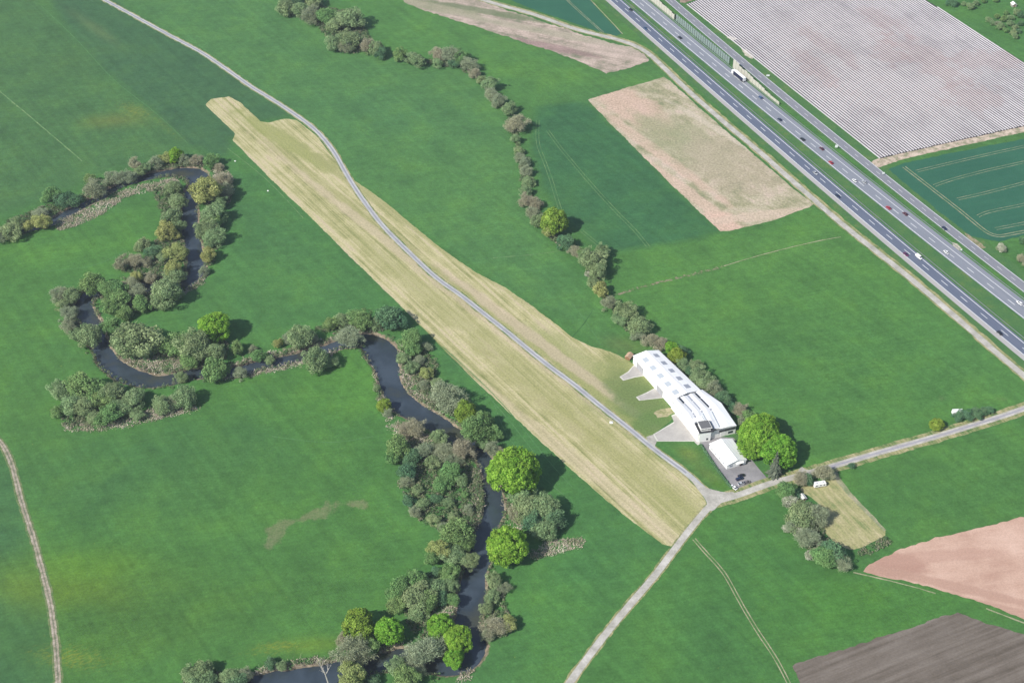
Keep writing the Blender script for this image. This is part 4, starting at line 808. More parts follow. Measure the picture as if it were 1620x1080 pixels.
ed = np.array(ed); ed = ed[river_dist(ed[:, 0], ed[:, 1]) > -0.6]; q = np.concatenate([q, ed]); n = len(q); k = 26; ctr = np.concatenate([q, rg.uniform(0.2, 0.8, (n, 1))], 1); sz = rg.uniform(0.5, 1.3, n)
v = unit(rg.normal(size=(n*k, 3))); v[:, 2] = np.abs(v[:, 2])*0.8; pos = np.repeat(ctr, k, 0)+v*np.repeat(sz, k)[:, None]; Q = cards(pos, unit(v+rg.normal(size=v.shape)*0.6), rg.uniform(0.10, 0.24, n*k), rg)
T = np.stack([np.repeat(rg.random(n), k)*0.75+rg.random(n*k)*0.25]*3, 1)
o = mobj('undergrowth', quads_mesh('undergrowth', Q, T), blade_mat('undergrowth leaves', [(0.0,(0.05,0.11,0.045)),(0.35,(0.10,0.17,0.07)),(0.6,(0.17,0.20,0.10)),(0.8,(0.23,0.21,0.16)),(1.0,(0.14,0.22,0.06))]))
tag(o, 'low green and grey undergrowth between the riverside trees', 'undergrowth', kind='stuff')

# ------------------------------------------------------------------ buildings
white = plain('white render', (0.80,0.80,0.77), 0.6, 0.3, 0.05, 0.4); roofw = NT('white roof sheet')
rs = roofw.noise(1.0, 4, roofw.mapped(R(-60), (0.04, 1.2, 1)), rough=0.6); roofw.color(roofw.ramp(rs, [(0.3, (0.70,0.71,0.72)), (0.7, (0.86,0.86,0.855))])); roofw.b.inputs['Roughness'].default_value = 0.5; roofw = roofw.m
cream = plain('cream panel', (0.46,0.45,0.38), 0.7, 0.2, 0.10, 0.6); glassd = plain('dark glazing', (0.035,0.045,0.06), 0.15, 0.6, 0.1); glassp = plain('pale skylight', (0.42,0.46,0.50), 0.25, 0.5, 0.08); glassm = plain('grey skylight', (0.32,0.34,0.39), 0.25, 0.5, 0.08)
darkm = plain('dark metal', (0.045,0.045,0.05), 0.5, 0.4); greyroof = plain('grey felt roof', (0.14,0.14,0.145), 0.8, 0.2); gdoor = plain('grey door', (0.38,0.38,0.40), 0.5, 0.3); wood = plain('brown timber', (0.23,0.13,0.07), 0.7); zinc = plain('zinc gutter', (0.36,0.37,0.39), 0.4, 0.5, 0.1, 1, 0.6)
def loc(p, o_): return Vector((p.x-o_.x, p.y-o_.y, p.z))
def bil(q, s, t, z=None):
    a, b, c_, d = q; p = a.lerp(b, s).lerp(d.lerp(c_, s), t); return p
def gabled(name, label, cat, quad_px, ze, zr, over=0.35, thick=0.25):
    """quad_px: eave corners NW, NE, SE, SW in photo pixels at eave height"""
    q = [P(x, y, ze) for x, y in quad_px]; o_ = Vector((q[3].x, q[3].y, 0)); q = [loc(p, o_) for p in q]
    root = empty(name, o_); tag(root, label, cat)
    NW, NE, SE, SW = q; rn = (NW+NE)/2; rn.z = zr; rs_ = (SW+SE)/2; rs_.z = zr
    cen = (NW+NE+SE+SW)/4
    def ins(p, d=over):
        v = Vector((cen.x-p.x, cen.y-p.y, 0)).normalized()*d*1.41; return p+v
    w_ = MB(); c4 = [ins(p) for p in q]; g = lambda p, z: Vector((p.x, p.y, z))
    def wall(a, b, za, zb, apex=None):
        pts = [g(a, 0), g(b, 0), g(b, zb)]+([apex] if apex is not None else [])+[g(a, za)]; w_.poly(pts)
    rn2 = g((c4[0]+c4[1])/2, zr-0.12); rs2 = g((c4[3]+c4[2])/2, zr-0.12); e_ = ze-0.12
    wall(c4[3], c4[2], e_, e_, rs2); wall(c4[2], c4[1], e_, e_); wall(c4[1], c4[0], e_, e_, rn2); wall(c4[0], c4[3], e_, e_)
    w_.build('wall', white, root)
    r_ = MB()
    for (a, b, c_, d) in ((NW, SW, rs_, rn), (SE, NE, rn, rs_)):
        up = [a, b, c_, d]; dn = [v-Vector((0, 0, thick)) for v in up]; n = len(r_.v); r_.v += [tuple(v) for v in up+dn]
        for f_ in ((0, 1, 2, 3), (7, 6, 5, 4), (0, 4, 5, 1), (1, 5, 6, 2), (2, 6, 7, 3), (3, 7, 4, 0)): r_.f.append(tuple(n+i for i in f_)); r_.mi.append(0)
    roof = r_.build('roof', roofw, root)
    cp = MB(); cp.tube(rn+Vector((0, 0, 0.02)), rs_+Vector((0, 0, 0.02)), 0.16, 0.16, 6); cp.build('ridge_cap', white, roof)
    for a, b in ((NW, SW), (NE, SE)):
        gm = MB(); gm.tube(a-Vector((0, 0, 0.12)), b-Vector((0, 0, 0.12)), 0.13, 0.13, 6); gm.build('gutter', zinc, roof)
    return root, roof, (NW, NE, SE, SW, rn, rs_), c4
def patch_on(a, b, c_, d, s0, s1, t0, t1, lift, mat, name, parent, thick=0.12):
    """panel lying on the quad a-b (s axis) / a-d (t axis)"""
    n = (b-a).cross(d-a).normalized()
    if n.z < 0: n = -n
    def at_(s, t): return a.lerp(b, s).lerp(d.lerp(c_, s), t)
    pts = [at_(s0, t0), at_(s1, t0), at_(s1, t1), at_(s0, t1)]; m_ = MB(); up = [p+n*(lift+thick) for p in pts]; dn = [p+n*(lift-0.05) for p in pts]; m_.v += [tuple(p) for p in up+dn]
    for f_ in ((0, 1, 2, 3), (7, 6, 5, 4), (0, 4, 5, 1), (1, 5, 6, 2), (2, 6, 7, 3), (3, 7, 4, 0)): m_.f.append(f_); m_.mi.append(0)
    return m_.build(name, mat, parent)
def wall_panel(a, b, s0, s1, z0, z1, mat, name, parent, out=0.05):
    """panel proud of a vertical wall from a to b (outside on the left-hand normal away from the building)"""
    d = Vector((b.x-a.x, b.y-a.y, 0)); n = Vector((d.y, -d.x, 0)).normalized(); p0 = Vector((a.x, a.y, 0))+d*s0; p1 = Vector((a.x, a.y, 0))+d*s1
    m_ = MB(); pts = []
    for off in (-0.04, out):
        for (p_, z) in ((p0, z0), (p1, z0), (p1, z1), (p0, z1)): q_ = p_+n*off; pts.append((q_.x, q_.y, z))
    m_.v += pts
    for f_ in ((4, 5, 6, 7), (3, 2, 1, 0), (0, 1, 5, 4), (1, 2, 6, 5), (2, 3, 7, 6), (3, 0, 4, 7)): m_.f.append(f_); m_.mi.append(0)
    return m_.build(name, mat, parent)
# long hangar
root, roof, (NW, NE, SE, SW, rn, rs_), c4 = gabled('hangar', 'long white hangar with gabled roof and two rows of square skylights', 'hangar', [(1001,562.5),(1042,553.5),(1109,617),(1063,633)], 5.6, 7.4)
for i in range(5):
    t = 0.12+0.185*i
    patch_on(NW, SW, rs_, rn, t, t+0.085, 0.34, 0.68, 0.02, glassp if i != 2 else glassp, 'skylight', roof)
    patch_on(NE, SE, rs_, rn, t-0.03, t+0.05, 0.42, 0.76, 0.02, glassm, 'skylight', roof)
for (s0, s1, mt_) in ((0.10, 0.27, gdoor), (0.29, 0.44, white), (0.46, 0.61, white), (0.63, 0.78, gdoor), (0.80, 0.94, white)):
    d_ = wall_panel(c4[0], c4[3], s0, s1, 0.05, 4.4, mt_, 'hangar_door', root, 0.10)
    m_ = MB(); d2 = Vector((c4[3].x-c4[0].x, c4[3].y-c4[0].y, 0)); n2 = Vector((d2.y, -d2.x, 0)).normalized()
    for kk in range(4):
        p_ = Vector((c4[0].x, c4[0].y, 0))+d2*(s0+(s1-s0)*(kk+0.5)/4)+n2*0.14; m_.tube(p_+Vector((0, 0, 0.1)), p_+Vector((0, 0, 4.3)), 0.05, 0.05, 4)
    m_.build('door_rib', zinc, d_)
# workshop hangar with clerestory strips (two slightly bent lengths)
def bays(cols_n, cols_m, cols_s, ze):
    o_ = Vector((P(*cols_s[0], ze).x, P(*cols_s[0], ze).y, 0)); rows = [[loc(P(x, y, ze), o_) for x, y in r] for r in (cols_n, cols_m, cols_s)]
    root = empty('workshop_hangar', o_); tag(root, 'wide white workshop hangar with dark clerestory strips along its low roof', 'hangar')
    rf = MB(); nb = len(rows[0])-1
    for k in range(2):
        for b in range(nb):
            a, b_ = rows[k][b], rows[k][b+1]; c_, d = rows[k+1][b+1], rows[k+1][b]
            mt_ = (a+b_)/2+Vector((0, 0, 0.75)); mb_ = (c_+d)/2+Vector((0, 0, 0.75))
            rf.poly([a, d, mb_, mt_]); rf.poly([mt_, mb_, c_, b_])
            if k == 0: rf.poly([a, mt_, b_])
            else: rf.poly([d, c_, mb_])
    roof = rf.build('roof', roofw, root)
    wl = MB(); outer = [rows[0][0], rows[1][0], rows[2][0], rows[2][-1], rows[1][-1], rows[0][-1]]; cen = sum(outer, Vector())/6
    ring = [p+Vector((cen.x-p.x, cen.y-p.y, 0)).normalized()*0.3 for p in outer]
    for i in range(6):
        a, b_ = ring[i], ring[(i+1) % 6]; wl.poly([(a.x, a.y, 0), (b_.x, b_.y, 0), (b_.x, b_.y, ze-0.02), (a.x, a.y, ze-0.02)])
    wl.build('wall', white, root)
    fz = MB()
    for i in range(6):
        a, b_ = outer[i], outer[(i+1) % 6]; fz.tube(a-Vector((0, 0, 0.1)), b_-Vector((0, 0, 0.1)), 0.14, 0.14, 5)
    fz.build('gutter', zinc, roof)
    return root, roof, rows, ring
root, roof, rows, ring = bays([(1062,632.5),(1074,629.5),(1087,625.5),(1099,621.5),(1111,616)], [(1083,659),(1096,653),(1109,649.5),(1123,646),(1141,637)], [(1105,687),(1110,681),(1124,679),(1139,678),(1165.5,673)], 6.2)
def clere(k, i, s0, s1, wd, mat_, hgt=0.55):
    a, b_ = rows[k][i], rows[k+1][i]; p0 = a.lerp(b_, s0); p1 = a.lerp(b_, s1); d = (p1-p0); d.z = 0; n = Vector((d.y, -d.x, 0)).normalized()*wd/2
    m_ = MB(); ring_ = [p0-n, p1-n, p1+n, p0+n]; m_.prism([(p.x, p.y) for p in ring_], p0.z-0.05, p0.z+hgt)
    return m_.build('clerestory', mat_, roof)
for i, (a, b) in {1: (glassd, glassm), 2: (glassm, glassp), 3: (glassd, glassp)}.items():
    clere(0, i, 0.03, 0.36, 1.0, a if i != 2 else glassm); clere(0, i, 0.40, 0.93, 0.75, glassm if i != 3 else glassd); clere(1, i, 0.03, 0.10, 0.8, glassm); clere(1, i, 0.15, 0.72 if i != 3 else 0.93, 0.6, b)
# south front of the workshop's east half
d_ = wall_panel(ring[2], ring[3], 0.55, 0.98, 4.0, 5.2, darkm, 'dark_band', root, 0.25)  # dark band across the wall just below the eave
wall_panel(ring[2], ring[3], 0.60, 0.74, 0.1, 3.4, white, 'door', root, 0.08); wall_panel(ring[2], ring[3], 0.80, 0.93, 1.2, 2.8, glassd, 'window', root, 0.06)
for s0 in (0.12, 0.40, 0.68): wall_panel(ring[0], ring[1], s0, s0+0.2, 0.1, 4.2, white, 'hangar_door', root, 0.09)
for xx, yy in ((1149,672.5),(1154.5,671)):
    p_ = loc(P(xx, yy, 5.9), root.location); m_ = MB(); m_.tube(p_-Vector((0, 0, 0.8)), p_+Vector((0, 0, 0.5)), 0.35, 0.35, 8); m_.tube(p_+Vector((0, 0, 0.5)), p_+Vector((0, 0, 0.62)), 0.5, 0.5, 8); m_.build('roof_vent', zinc, root)
# clubhouse with control tower
def clubhouse():
    q = [P(1094,676,0), P(1108,672,0), P(1123.5,697,0), P(1105.5,699.5,0)]; h = 6.6
    o_ = Vector((q[3].x, q[3].y, 0)); q = [loc(p, o_) for p in q]; root = empty('clubhouse', o_); tag(root, 'white two-storey clubhouse with a glazed control cabin on its roof', 'clubhouse')
    ring_ = [(p.x, p.y) for p in (q[0], q[3], q[2], q[1])]
    m_ = MB(); m_.prism(ring_, 0, h); m_.build('wall', white, root)
    cen = sum(q, Vector())/4; big = [(cen.x+(x-cen.x)*1.04, cen.y+(y-cen.y)*1.03) for x, y in ring_]; m_ = MB(); m_.prism(big, h+0.003, h+0.28); m_.build('roof', roofw, root)
    for s in (0.62,): 
        for z in (1.2,):
            f_ = wall_panel(q[3], q[2], s, s+0.17, z, z+1.3, glassd, 'window', root, 0.05)
            wall_panel(q[3], q[2], s-0.01, s+0.18, z-0.12, z, zinc, 'sill', f_, 0.12)
    for s in (0.75,): wall_panel(q[0], q[3], s, s+0.08, 1.0, 2.2, glassd, 'window', root, 0.05)
    wall_panel(q[2], q[1], 0.02, 0.80, 0.1, 5.9, plain('recess shade blue', (0.05,0.07,0.13), 0.4), 'shade_panel', root, 0.06)  # dark blue panel paints the recess's shade onto the east wall
    # cabin
    ax = (q[2]-q[3]).normalized(); ay = (q[0]-q[3]); ay.z = 0; ay.normalize(); c0 = q[3]+ax*3.9+ay*3.9
    def R4(w2, l2, c=c0):
        w2 *= 1.18; l2 *= 1.12
        return [((c+ax*a*w2+ay*b*l2).x, (c+ax*a*w2+ay*b*l2).y) for a, b in ((-1, -1), (1, -1), (1, 1), (-1, 1))]
    m_ = MB(); m_.prism(R4(2.3, 2.5), h+0.285, h+1.2); cab = m_.build('cabin', white, root)
    m_ = MB(); m_.prism(R4(2.24, 2.44), h+1.2, h+2.4); m_.build('cabin_window', glassd, cab)
    m_ = MB()
    for a in (-1, -0.33, 0.33, 1):
        for b in (-1, 1):
            p_ = c0+ax*a*2.70+ay*b*2.80; m_.tube((p_.x, p_.y, h+1.2), (p_.x, p_.y, h+2.4), 0.08, 0.08, 4)
            p_ = c0+ax*b*2.70+ay*a*2.80; m_.tube((p_.x, p_.y, h+1.2), (p_.x, p_.y, h+2.4), 0.08, 0.08, 4)
    m_.build('window_frame', white, cab)
    m_ = MB(); m_.prism(R4(2.75, 2.95), h+2.4, h+2.62); m_.build('cabin_fascia', white, cab)
    m_ = MB(); m_.prism(R4(2.45, 2.65), h+2.623, h+2.75); m_.build('cabin_roof', greyroof, cab)
    bal = MB(); bal.prism(R4(3.6, 3.7), h+0.284, h+0.42); bp = bal.build('balcony', darkm, root); rl = MB()
    R8 = [Vector((x, y, 0)) for x, y in R4(3.55, 3.65)]
    for i in range(4):
        a, b = R8[i], R8[(i+1) % 4]
        for z in (0.85, 1.15, 1.45): rl.tube(a+Vector((0, 0, h+z-0.02)), b+Vector((0, 0, h+z-0.02)), 0.06, 0.06, 4)
        for k in range(6):
            p_ = a.lerp(b, k/6); rl.tube(p_+Vector((0, 0, h+0.4)), p_+Vector((0, 0, h+1.45)), 0.05, 0.05, 4)
    rl.build('railing', darkm, bp)
    m_ = MB(); p_ = c0+ax*1.9+ay*2.2; m_.tube((p_.x, p_.y, h+2.7), (p_.x, p_.y, h+6.5), 0.06, 0.03, 5); m_.build('aerial', zinc, root)
    # outside stair on the east side
    st_ = MB()
    for k in range(14):
        c = q[2]+ay*(1.0+k*0.42)+ax*1.1; st_.prism([((c+ax*a+ay*b).x, (c+ax*a+ay*b).y) for a, b in ((-0.9, 0), (0.9, 0), (0.9, 0.40), (-0.9, 0.40))], 0.0+k*0.24, 0.10+k*0.24)
    st_.build('stair', darkm, root)
clubhouse()
# white hall by the car park
root, roof, (NW, NE, SE, SW, rn, rs_), c4 = gabled('hall', 'smaller white gabled hall beside the car park', 'hall', [(1121.5,701.5),(1158.5,693.5),(1182,727),(1150.5,736)], 3.5, 5.5)
d_ = wall_panel(c4[3], c4[2], 0.68, 0.84, 0.05, 2.8, wood, 'door', root, 0.06); wall_panel(c4[3], c4[2], 0.745, 0.835, 0.1, 2.7, darkm, 'door_opening', d_, 0.09)
wall_panel(c4[3], c4[2], 0.14, 0.30, 1.0, 2.2, glassm, 'window', root, 0.06)
for s0 in (0.12, 0.34, 0.56, 0.78): wall_panel(c4[0], c4[3], s0, s0+0.06, 1.2, 2.2, glassm, 'window', root, 0.05)
m_ = MB(); m_.prism([(p.x, p.y) for p in (c4[3].lerp(c4[2], .45)+Vector((0.15, -1.3, 0)), c4[3].lerp(c4[2], .86)+Vector((0.15, -1.3, 0)), c4[3].lerp(c4[2], .86), c4[3].lerp(c4[2], .45))], 2.85, 2.97); m_.build('canopy', white, root)
# small orange roofed shed, hut in the bushes
def hut(name, label, px, py, wd, ln, ze, zr, rz, rm, wm_):
    p = P(px, py); root = empty(name, (p.x, p.y, 0), rz); tag(root, label, 'shed'); a, b = wd/2, ln/2
    m_ = MB(); m_.box(-a, a, -b, b, 0, ze); m_.poly([(-a, -b, ze), (a, -b, ze), (0, -b, zr)]); m_.poly([(a, b, ze), (-a, b, ze), (0, b, zr)]); m_.build('wall', wm_, root)
    m_ = MB(); e = 0.3; dz = (zr-ze)*e/a
    for s in (-1, 1):
        up = [(s*(a+e), -b-e, ze-dz+0.05), (0, -b-e, zr+0.05), (0, b+e, zr+0.05), (s*(a+e), b+e, ze-dz+0.05)]
        if s > 0: up = up[::-1]
        n = len(m_.v); m_.v += up+[(x, y, z-0.1) for x, y, z in up]
        for f_ in ((3, 2, 1, 0), (4, 5, 6, 7), (0, 1, 5, 4), (1, 2, 6, 5), (2, 3, 7, 6), (3, 0, 4, 7)): m_.f.append(tuple(n+i for i in f_)); m_.mi.append(0)
    m_.build('roof', rm, root); m_ = MB(); m_.box(-0.45, 0.45, -b-0.06, -b+0.02, 0.05, 1.9); m_.build('door', wood, root)
hut('shed', 'small shed with orange tiled roof at the far end of the long hangar', 995, 566, 3.2, 4.2, 1.9, 2.9, R(-30), plain('orange tiles', (0.50,0.33,0.22), 0.8), wood)
hut('hut', 'small pale-roofed hut among the bushes below the caravan', 1269.5, 789, 2.6, 3.2, 1.9, 2.6, R(20), plain('pale felt', (0.62,0.62,0.58), 0.7), plain('grey boards', (0.3,0.28,0.25)))
hut('pavilion', 'small white-roofed garden hut at the top edge of the orchard', 1603, 10, 3.6, 3.8, 2.2, 3.4, R(10), white, plain('grey boards b', (0.32,0.30,0.27)))
# clipped hedge beside the yard
hp = catmull(PP([(1109,704),(1128,733),(1140,750),(1150,763),(1157,772)]), 0.35); rg = np.random.default_rng(3); pos = []; nm = []
for p_ in hp:
    for _ in range(26): a = rg.random()*math.pi; pos.append((p_.x+math.cos(a)*0.7+rg.normal()*0.1, p_.y+rg.normal()*0.2, math.sin(a)*1.15*rg.uniform(0.5, 1)+0.1)); nm.append((math.cos(a)+rg.normal()*.4, rg.normal()*.4, math.sin(a)+.1))
pos = np.array(pos); b0 = hp[0]; pos[:, 0] -= b0.x; pos[:, 1] -= b0.y; Q = cards(pos, unit(np.array(nm)), rg.uniform(0.08, 0.18, len(pos)), rg)
o = mobj('hedge', quads_mesh('hedge', Q, np.stack([rg.random(len(Q)), rg.random(len(Q)), rg.random(len(Q))], 1)), KM['D']); o.location = (b0.x, b0.y, 0); tag(o, 'low dark hedge along the left edge of the car park', 'hedge')

# ------------------------------------------------------------------ noise barrier along the motorway
def path_at(path, px, py):
    p = P(px, py); best = min(range(1, len(path)-1), key=lambda i: (path[i]-p).length); t_ = (path[best+1]-path[best-1]).normalized(); a = path[best]
    s = (p-a).dot(t_); return a+t_*s, t_
vpath = offset(RC, -10.2)
def barrier(name, label, pa, pb, h0, h1, mode):
    (a, _), (b, _) = path_at(vpath, *pa), path_at(vpath, *pb); L = (b-a).length; n = int(L/(3.6 if mode == 'cream' else 3.0)); root = empty(name, (a.x, a.y, 0)); tag(root, label, 'noise barrier')
    rg_ = random.Random(2); d = (b-a)/n; nn = Vector((d.y, -d.x, 0)).normalized(); pmt = darkm if mode != 'cream' else postm
    for i in range(n+1):
        p_ = d*i; h = h0+(h1-h0)*i/n; ps = MB(); ps.tube((p_.x, p_.y, -0.3), (p_.x, p_.y, h+0.15), 0.2, 0.2, 5); ps.build('post', pmt, root)
        if i < n:
            u_ = d.normalized()*0.22; q_ = d*(i+1)-u_; p_ = p_+u_; hh = h+rg_.uniform(-0.9, 0.35) if mode == 'cream' else h
            k = [p_-nn*0.10, q_-nn*0.10, q_+nn*0.10, p_+nn*0.10]; m2 = MB()
            m2.prism([(v_.x, v_.y) for v_ in k], 0.0 if mode == 'cream' else 0.3, hh); m2.build('panel', cream if mode == 'cream' else clearp, root)
postm = plain('post grey', (0.30, 0.30, 0.27))
cp_ = bpy.data.materials.new('acrylic pane'); cp_.use_nodes = True; t_ = cp_.node_tree; bs = t_.nodes['Principled BSDF']; bs.inputs['Base Color'].default_value = (0.62, 0.70, 0.78, 1); bs.inputs['Roughness'].default_value = 0.2; bs.inputs['Alpha'].default_value = 0.16; clearp = cp_
barrier('noise_barrier', 'cream panelled noise barrier at the top end of the motorway', (1030,-10), (1071,30), 6.5, 4.8, 'cream')
barrier('noise_barrier', 'transparent noise barrier with dark posts along the motorway', (1074,32), (1158,101), 6.0, 6.0, 'clear')
barrier('noise_barrier', 'cream noise barrier beside the white lorry, tapering towards the country road', (1163,106), (1236,165), 7.0, 1.6, 'cream')
# guard rails
def rail(path, off, label, i0, i1):
    q_ = offset(path, off)[i0:i1]; a = q_[0]; root = empty('guard_rail', (a.x, a.y, 0)); tag(root, label, 'guard rail', 'motorway guard rails'); m_ = MB(); n_ = [Vector((0, 0, 0))]*len(q_)
    for i, p_ in enumerate(q_):
        t_ = (q_[min(i+1, len(q_)-1)]-q_[max(i-1, 0)]); t_ = Vector((t_.y, -t_.x, 0)).normalized()*0.15; p = p_-a
        m_.v += [tuple(p+t_+Vector((0, 0, 0.5))), tuple(p+t_+Vector((0, 0, 0.82))), tuple(p-t_+Vector((0, 0, 0.82))), tuple(p-t_+Vector((0, 0, 0.5)))]
    for i in range(len(q_)-1):
        for k in range(4): a_ = 4*i+k; b_ = 4*i+(k+1) % 4; m_.f.append((a_, b_, b_+4, a_+4)); m_.mi.append(0)
    m_.build('rail', zinc, root); pm_ = MB(); pm_.tube((0, 0, 0), (0, 0, 0.6), 0.07, 0.07, 5); me_ = pm_.mesh('post'); me_.materials.append(zinc)
    for i in range(0, len(q_), 2):
        o = mobj('post', me_, None, root); o.location = (q_[i].x-a.x, q_[i].y-a.y, 0)
rail(LC, -6.4, 'grey guard rail on the median beside the left carriageway', 60, len(LC)-40); rail(RC, -8.6, 'grey guard rail along the outer edge of the right carriageway', 60, len(RC)-40)

# ------------------------------------------------------------------ vehicles
tyre = plain('tyre rubber', (0.02,0.02,0.02), 0.8); vglass = plain('car glass', (0.02,0.025,0.035), 0.08, 0.7, 0.02); lampm = plain('lamp glass', (0.6,0.6,0.58), 0.2, 0.5); tail = plain('tail lamp', (0.35,0.02,0.02), 0.3)
PAINT = {}
def paintm(c):
    if c not in PAINT: 
        m = NT('car paint'); m.color(c); m.b.inputs['Roughness'].default_value = 0.28; m.b.inputs['Specular IOR Level'].default_value = 0.5; m.b.inputs['Coat Weight'].default_value = 0.6; PAINT[c] = m.m
    return PAINT[c]
def wheels(root, xs, y, r=0.32, wd=0.22):
    for x in xs:
        for s in (-1, 1):
            m_ = MB(); m_.tube((x, s*y-wd/2, r), (x, s*y+wd/2, r), r, r, 14); w_ = m_.build('wheel', tyre, root)
            m_ = MB(); yy = s*y+(wd/2+0.012)*s; m_.tube((x, s*y, r), (x, yy, r), r*0.55, r*0.5, 10); m_.build('rim', zinc, w_)
def car(label, px, py, col, path=None, ang=None, kind='car', rev=False, z=0.075, group=None):
    if path is not None:
        p, t_ = path_at(path, px, py); q_ = P(px, py, 0.7); p = Vector((q_.x, q_.y, 0)); a = math.atan2(t_.y, t_.x)+(math.pi if rev else 0)
    else: q_ = P(px, py, 0.6); p = Vector((q_.x, q_.y, 0)); a = ang
    root = empty({'car': 'car', 'van': 'van', 'estate': 'car'}[kind], (p.x, p.y, z), a); tag(root, label, 'van' if kind == 'van' else 'car', group); pm = paintm(col)
    if kind == 'van':
        sec = [(-2.6, 0.9, 0.35, 1.05), (-2.45, 0.97, 0.3, 2.05), (1.35, 0.97, 0.3, 2.05), (2.0, 0.95, 0.3, 1.25), (2.6, 0.86, 0.32, 0.95)]
    elif kind == 'estate': sec = [(-2.25, 0.78, 0.35, 0.85), (-2.1, 0.88, 0.28, 0.95), (0.9, 0.89, 0.28, 0.95), (1.75, 0.87, 0.28, 0.82), (2.25, 0.74, 0.35, 0.65)]
    else: sec = [(-2.1, 0.75, 0.35, 0.80), (-1.9, 0.86, 0.28, 0.92), (0.9, 0.88, 0.28, 0.92), (1.7, 0.85, 0.28, 0.80), (2.1, 0.72, 0.35, 0.62)]
    m_ = MB(); n = 0
    for (x, hw, z0, z1) in sec: m_.v += [(x, -hw*0.92, z0), (x, hw*0.92, z0), (x, hw, (z0+z1)/2), (x, hw*0.9, z1), (x, -hw*0.9, z1), (x, -hw, (z0+z1)/2)]
    for i in range(len(sec)-1):
        for k in range(6): a_ = i*6+k; b_ = i*6+(k+1) % 6; m_.f.append((a_, b_, b_+6, a_+6)); m_.mi.append(0)
    m_.f.append((5, 4, 3, 2, 1, 0)); m_.f.append(tuple(len(m_.v)-6+i for i in range(6))); m_.mi += [0, 0]
    body = m_.build('body', pm, root, bevel=0.06)
    if kind != 'van':
        r0, r1, f1, f0 = (-2.0, -1.75, 0.35, 1.15) if kind == 'estate' else (-1.75, -1.15, 0.25, 1.05)
        g_ = MB(); g_.v += [(r0, -0.76, 0.9), (f0, -0.76, 0.9), (f0, 0.76, 0.9), (r0, 0.76, 0.9), (r1, -0.60, 1.40), (f1, -0.60, 1.40), (f1, 0.60, 1.40), (r1, 0.60, 1.40)]
        for q4 in ((3, 2, 1, 0), (4, 5, 6, 7), (0, 1, 5, 4), (1, 2, 6, 5), (2, 3, 7, 6), (3, 0, 4, 7)): g_.f.append(q4); g_.mi.append(0)
        g_.build('windows', vglass, root); rf_ = MB(); rf_.box(r1-0.02, f1+0.02, -0.62, 0.62, 1.403, 1.46, taper=0.05); rf_.build('roof', pm, root, bevel=0.02); wheels(root, (-1.3, 1.3), 0.80)
    else:
        g_ = MB(); g_.v += [(1.39, -0.80, 2.0), (1.39, 0.80, 2.0), (1.98, 0.78, 1.32), (1.98, -0.78, 1.32), (1.41, -0.80, 2.03), (1.41, 0.80, 2.03), (2.02, 0.78, 1.34), (2.02, -0.78, 1.34)]
        for q4 in ((0, 1, 2, 3), (7, 6, 5, 4), (0, 4, 5, 1), (1, 5, 6, 2), (2, 6, 7, 3), (3, 7, 4, 0)): g_.f.append(q4); g_.mi.append(0)
        g_.build('windscreen', vglass, root); wheels(root, (-1.6, 1.7), 0.86, 0.36)
        for s in (-1, 1): g_ = MB(); g_.box(0.6, 1.4, s*0.93-0.02, s*0.93+0.02, 1.25, 1.8); g_.build('side_window', vglass, root)
    for s in (-1, 1):
        l = MB(); xx = sec[-1][0]; l.box(xx-0.06, xx+0.03, s*0.5-0.14, s*0.5+0.14, 0.48, 0.62); l.build('headlight', lampm, root); l = MB(); xx = sec[0][0]; l.box(xx-0.03, xx+0.05, s*0.55-0.12, s*0.55+0.12, 0.55, 0.72); l.build('tail_light', tail, root)
    return root
NAVY = (0.018,0.03,0.075); BLK = (0.012,0.013,0.018); REDC = (0.42,0.02,0.035); WH = (0.8,0.8,0.8); MAR = (0.10,0.015,0.03); BLU = (0.04,0.09,0.2); PUR = (0.13,0.02,0.09); SIL = (0.42,0.44,0.47); GRB = (0.17,0.15,0.15)
g1 = 'cars on the left motorway carriageway'; g2 = 'cars on the right motorway carriageway'
car('black car nearest the top on the left carriageway', 998, 15.5, BLK, LC, group=g1); car('blue-grey car second from the top on the left carriageway', 1021, 45, BLU, LC, group=g1)
car('silver-roofed dark blue car on the left carriageway level with the stubble field corner', 1290, 273.5, SIL, LC, group=g1); car('navy car on the outer lane, halfway down the left carriageway', 1325.5, 310, NAVY, LC, group=g1, kind='estate')
car('purple car beside the white van on the left carriageway', 1433, 402, PUR, LC, group=g1); car('white van beside the purple car on the left carriageway', 1453.5, 406.5, WH, LC, kind='van'); car('black car lowest on the left carriageway', 1581.5, 526.5, BLK, LC, group=g1)
car('black car above the white lorry, topmost on the right carriageway', 1075.5, 59.5, BLK, RC, rev=True, group=g2); car('slate blue car just below the white lorry', 1203, 154, BLU, RC, rev=True, group=g2, kind='estate'); car('dark navy car, second below the white lorry', 1233.5, 189, NAVY, RC, rev=True, group=g2)
car('black car, third below the white lorry, inner lane', 1269.5, 220, BLK, RC, rev=True, group=g2, kind='estate'); car('dark maroon car just above the upper red car', 1300, 235, MAR, RC, rev=True, group=g2); car('upper of the two red cars on the right carriageway', 1314.5, 257, REDC, RC, rev=True, group=g2)
car('small white car on the inner lane between the red cars', 1352, 285.5, WH, RC, rev=True, group=g2); car('silver-blue car on the outer lane between the red cars', 1367.5, 288, SIL, RC, rev=True, group=g2)
car('lower of the two red cars on the right carriageway', 1405.5, 328.5, REDC, RC, rev=True, group=g2); car('dark maroon car just right of the lower red car', 1432, 338, MAR, RC, rev=True, group=g2); car('white car with dark windscreen alone on the right carriageway', 1497, 398.5, WH, RC, rev=True, group=g2); car('white car at the right edge of the right carriageway', 1613, 479, WH, RC, rev=True, group=g2, kind='estate')
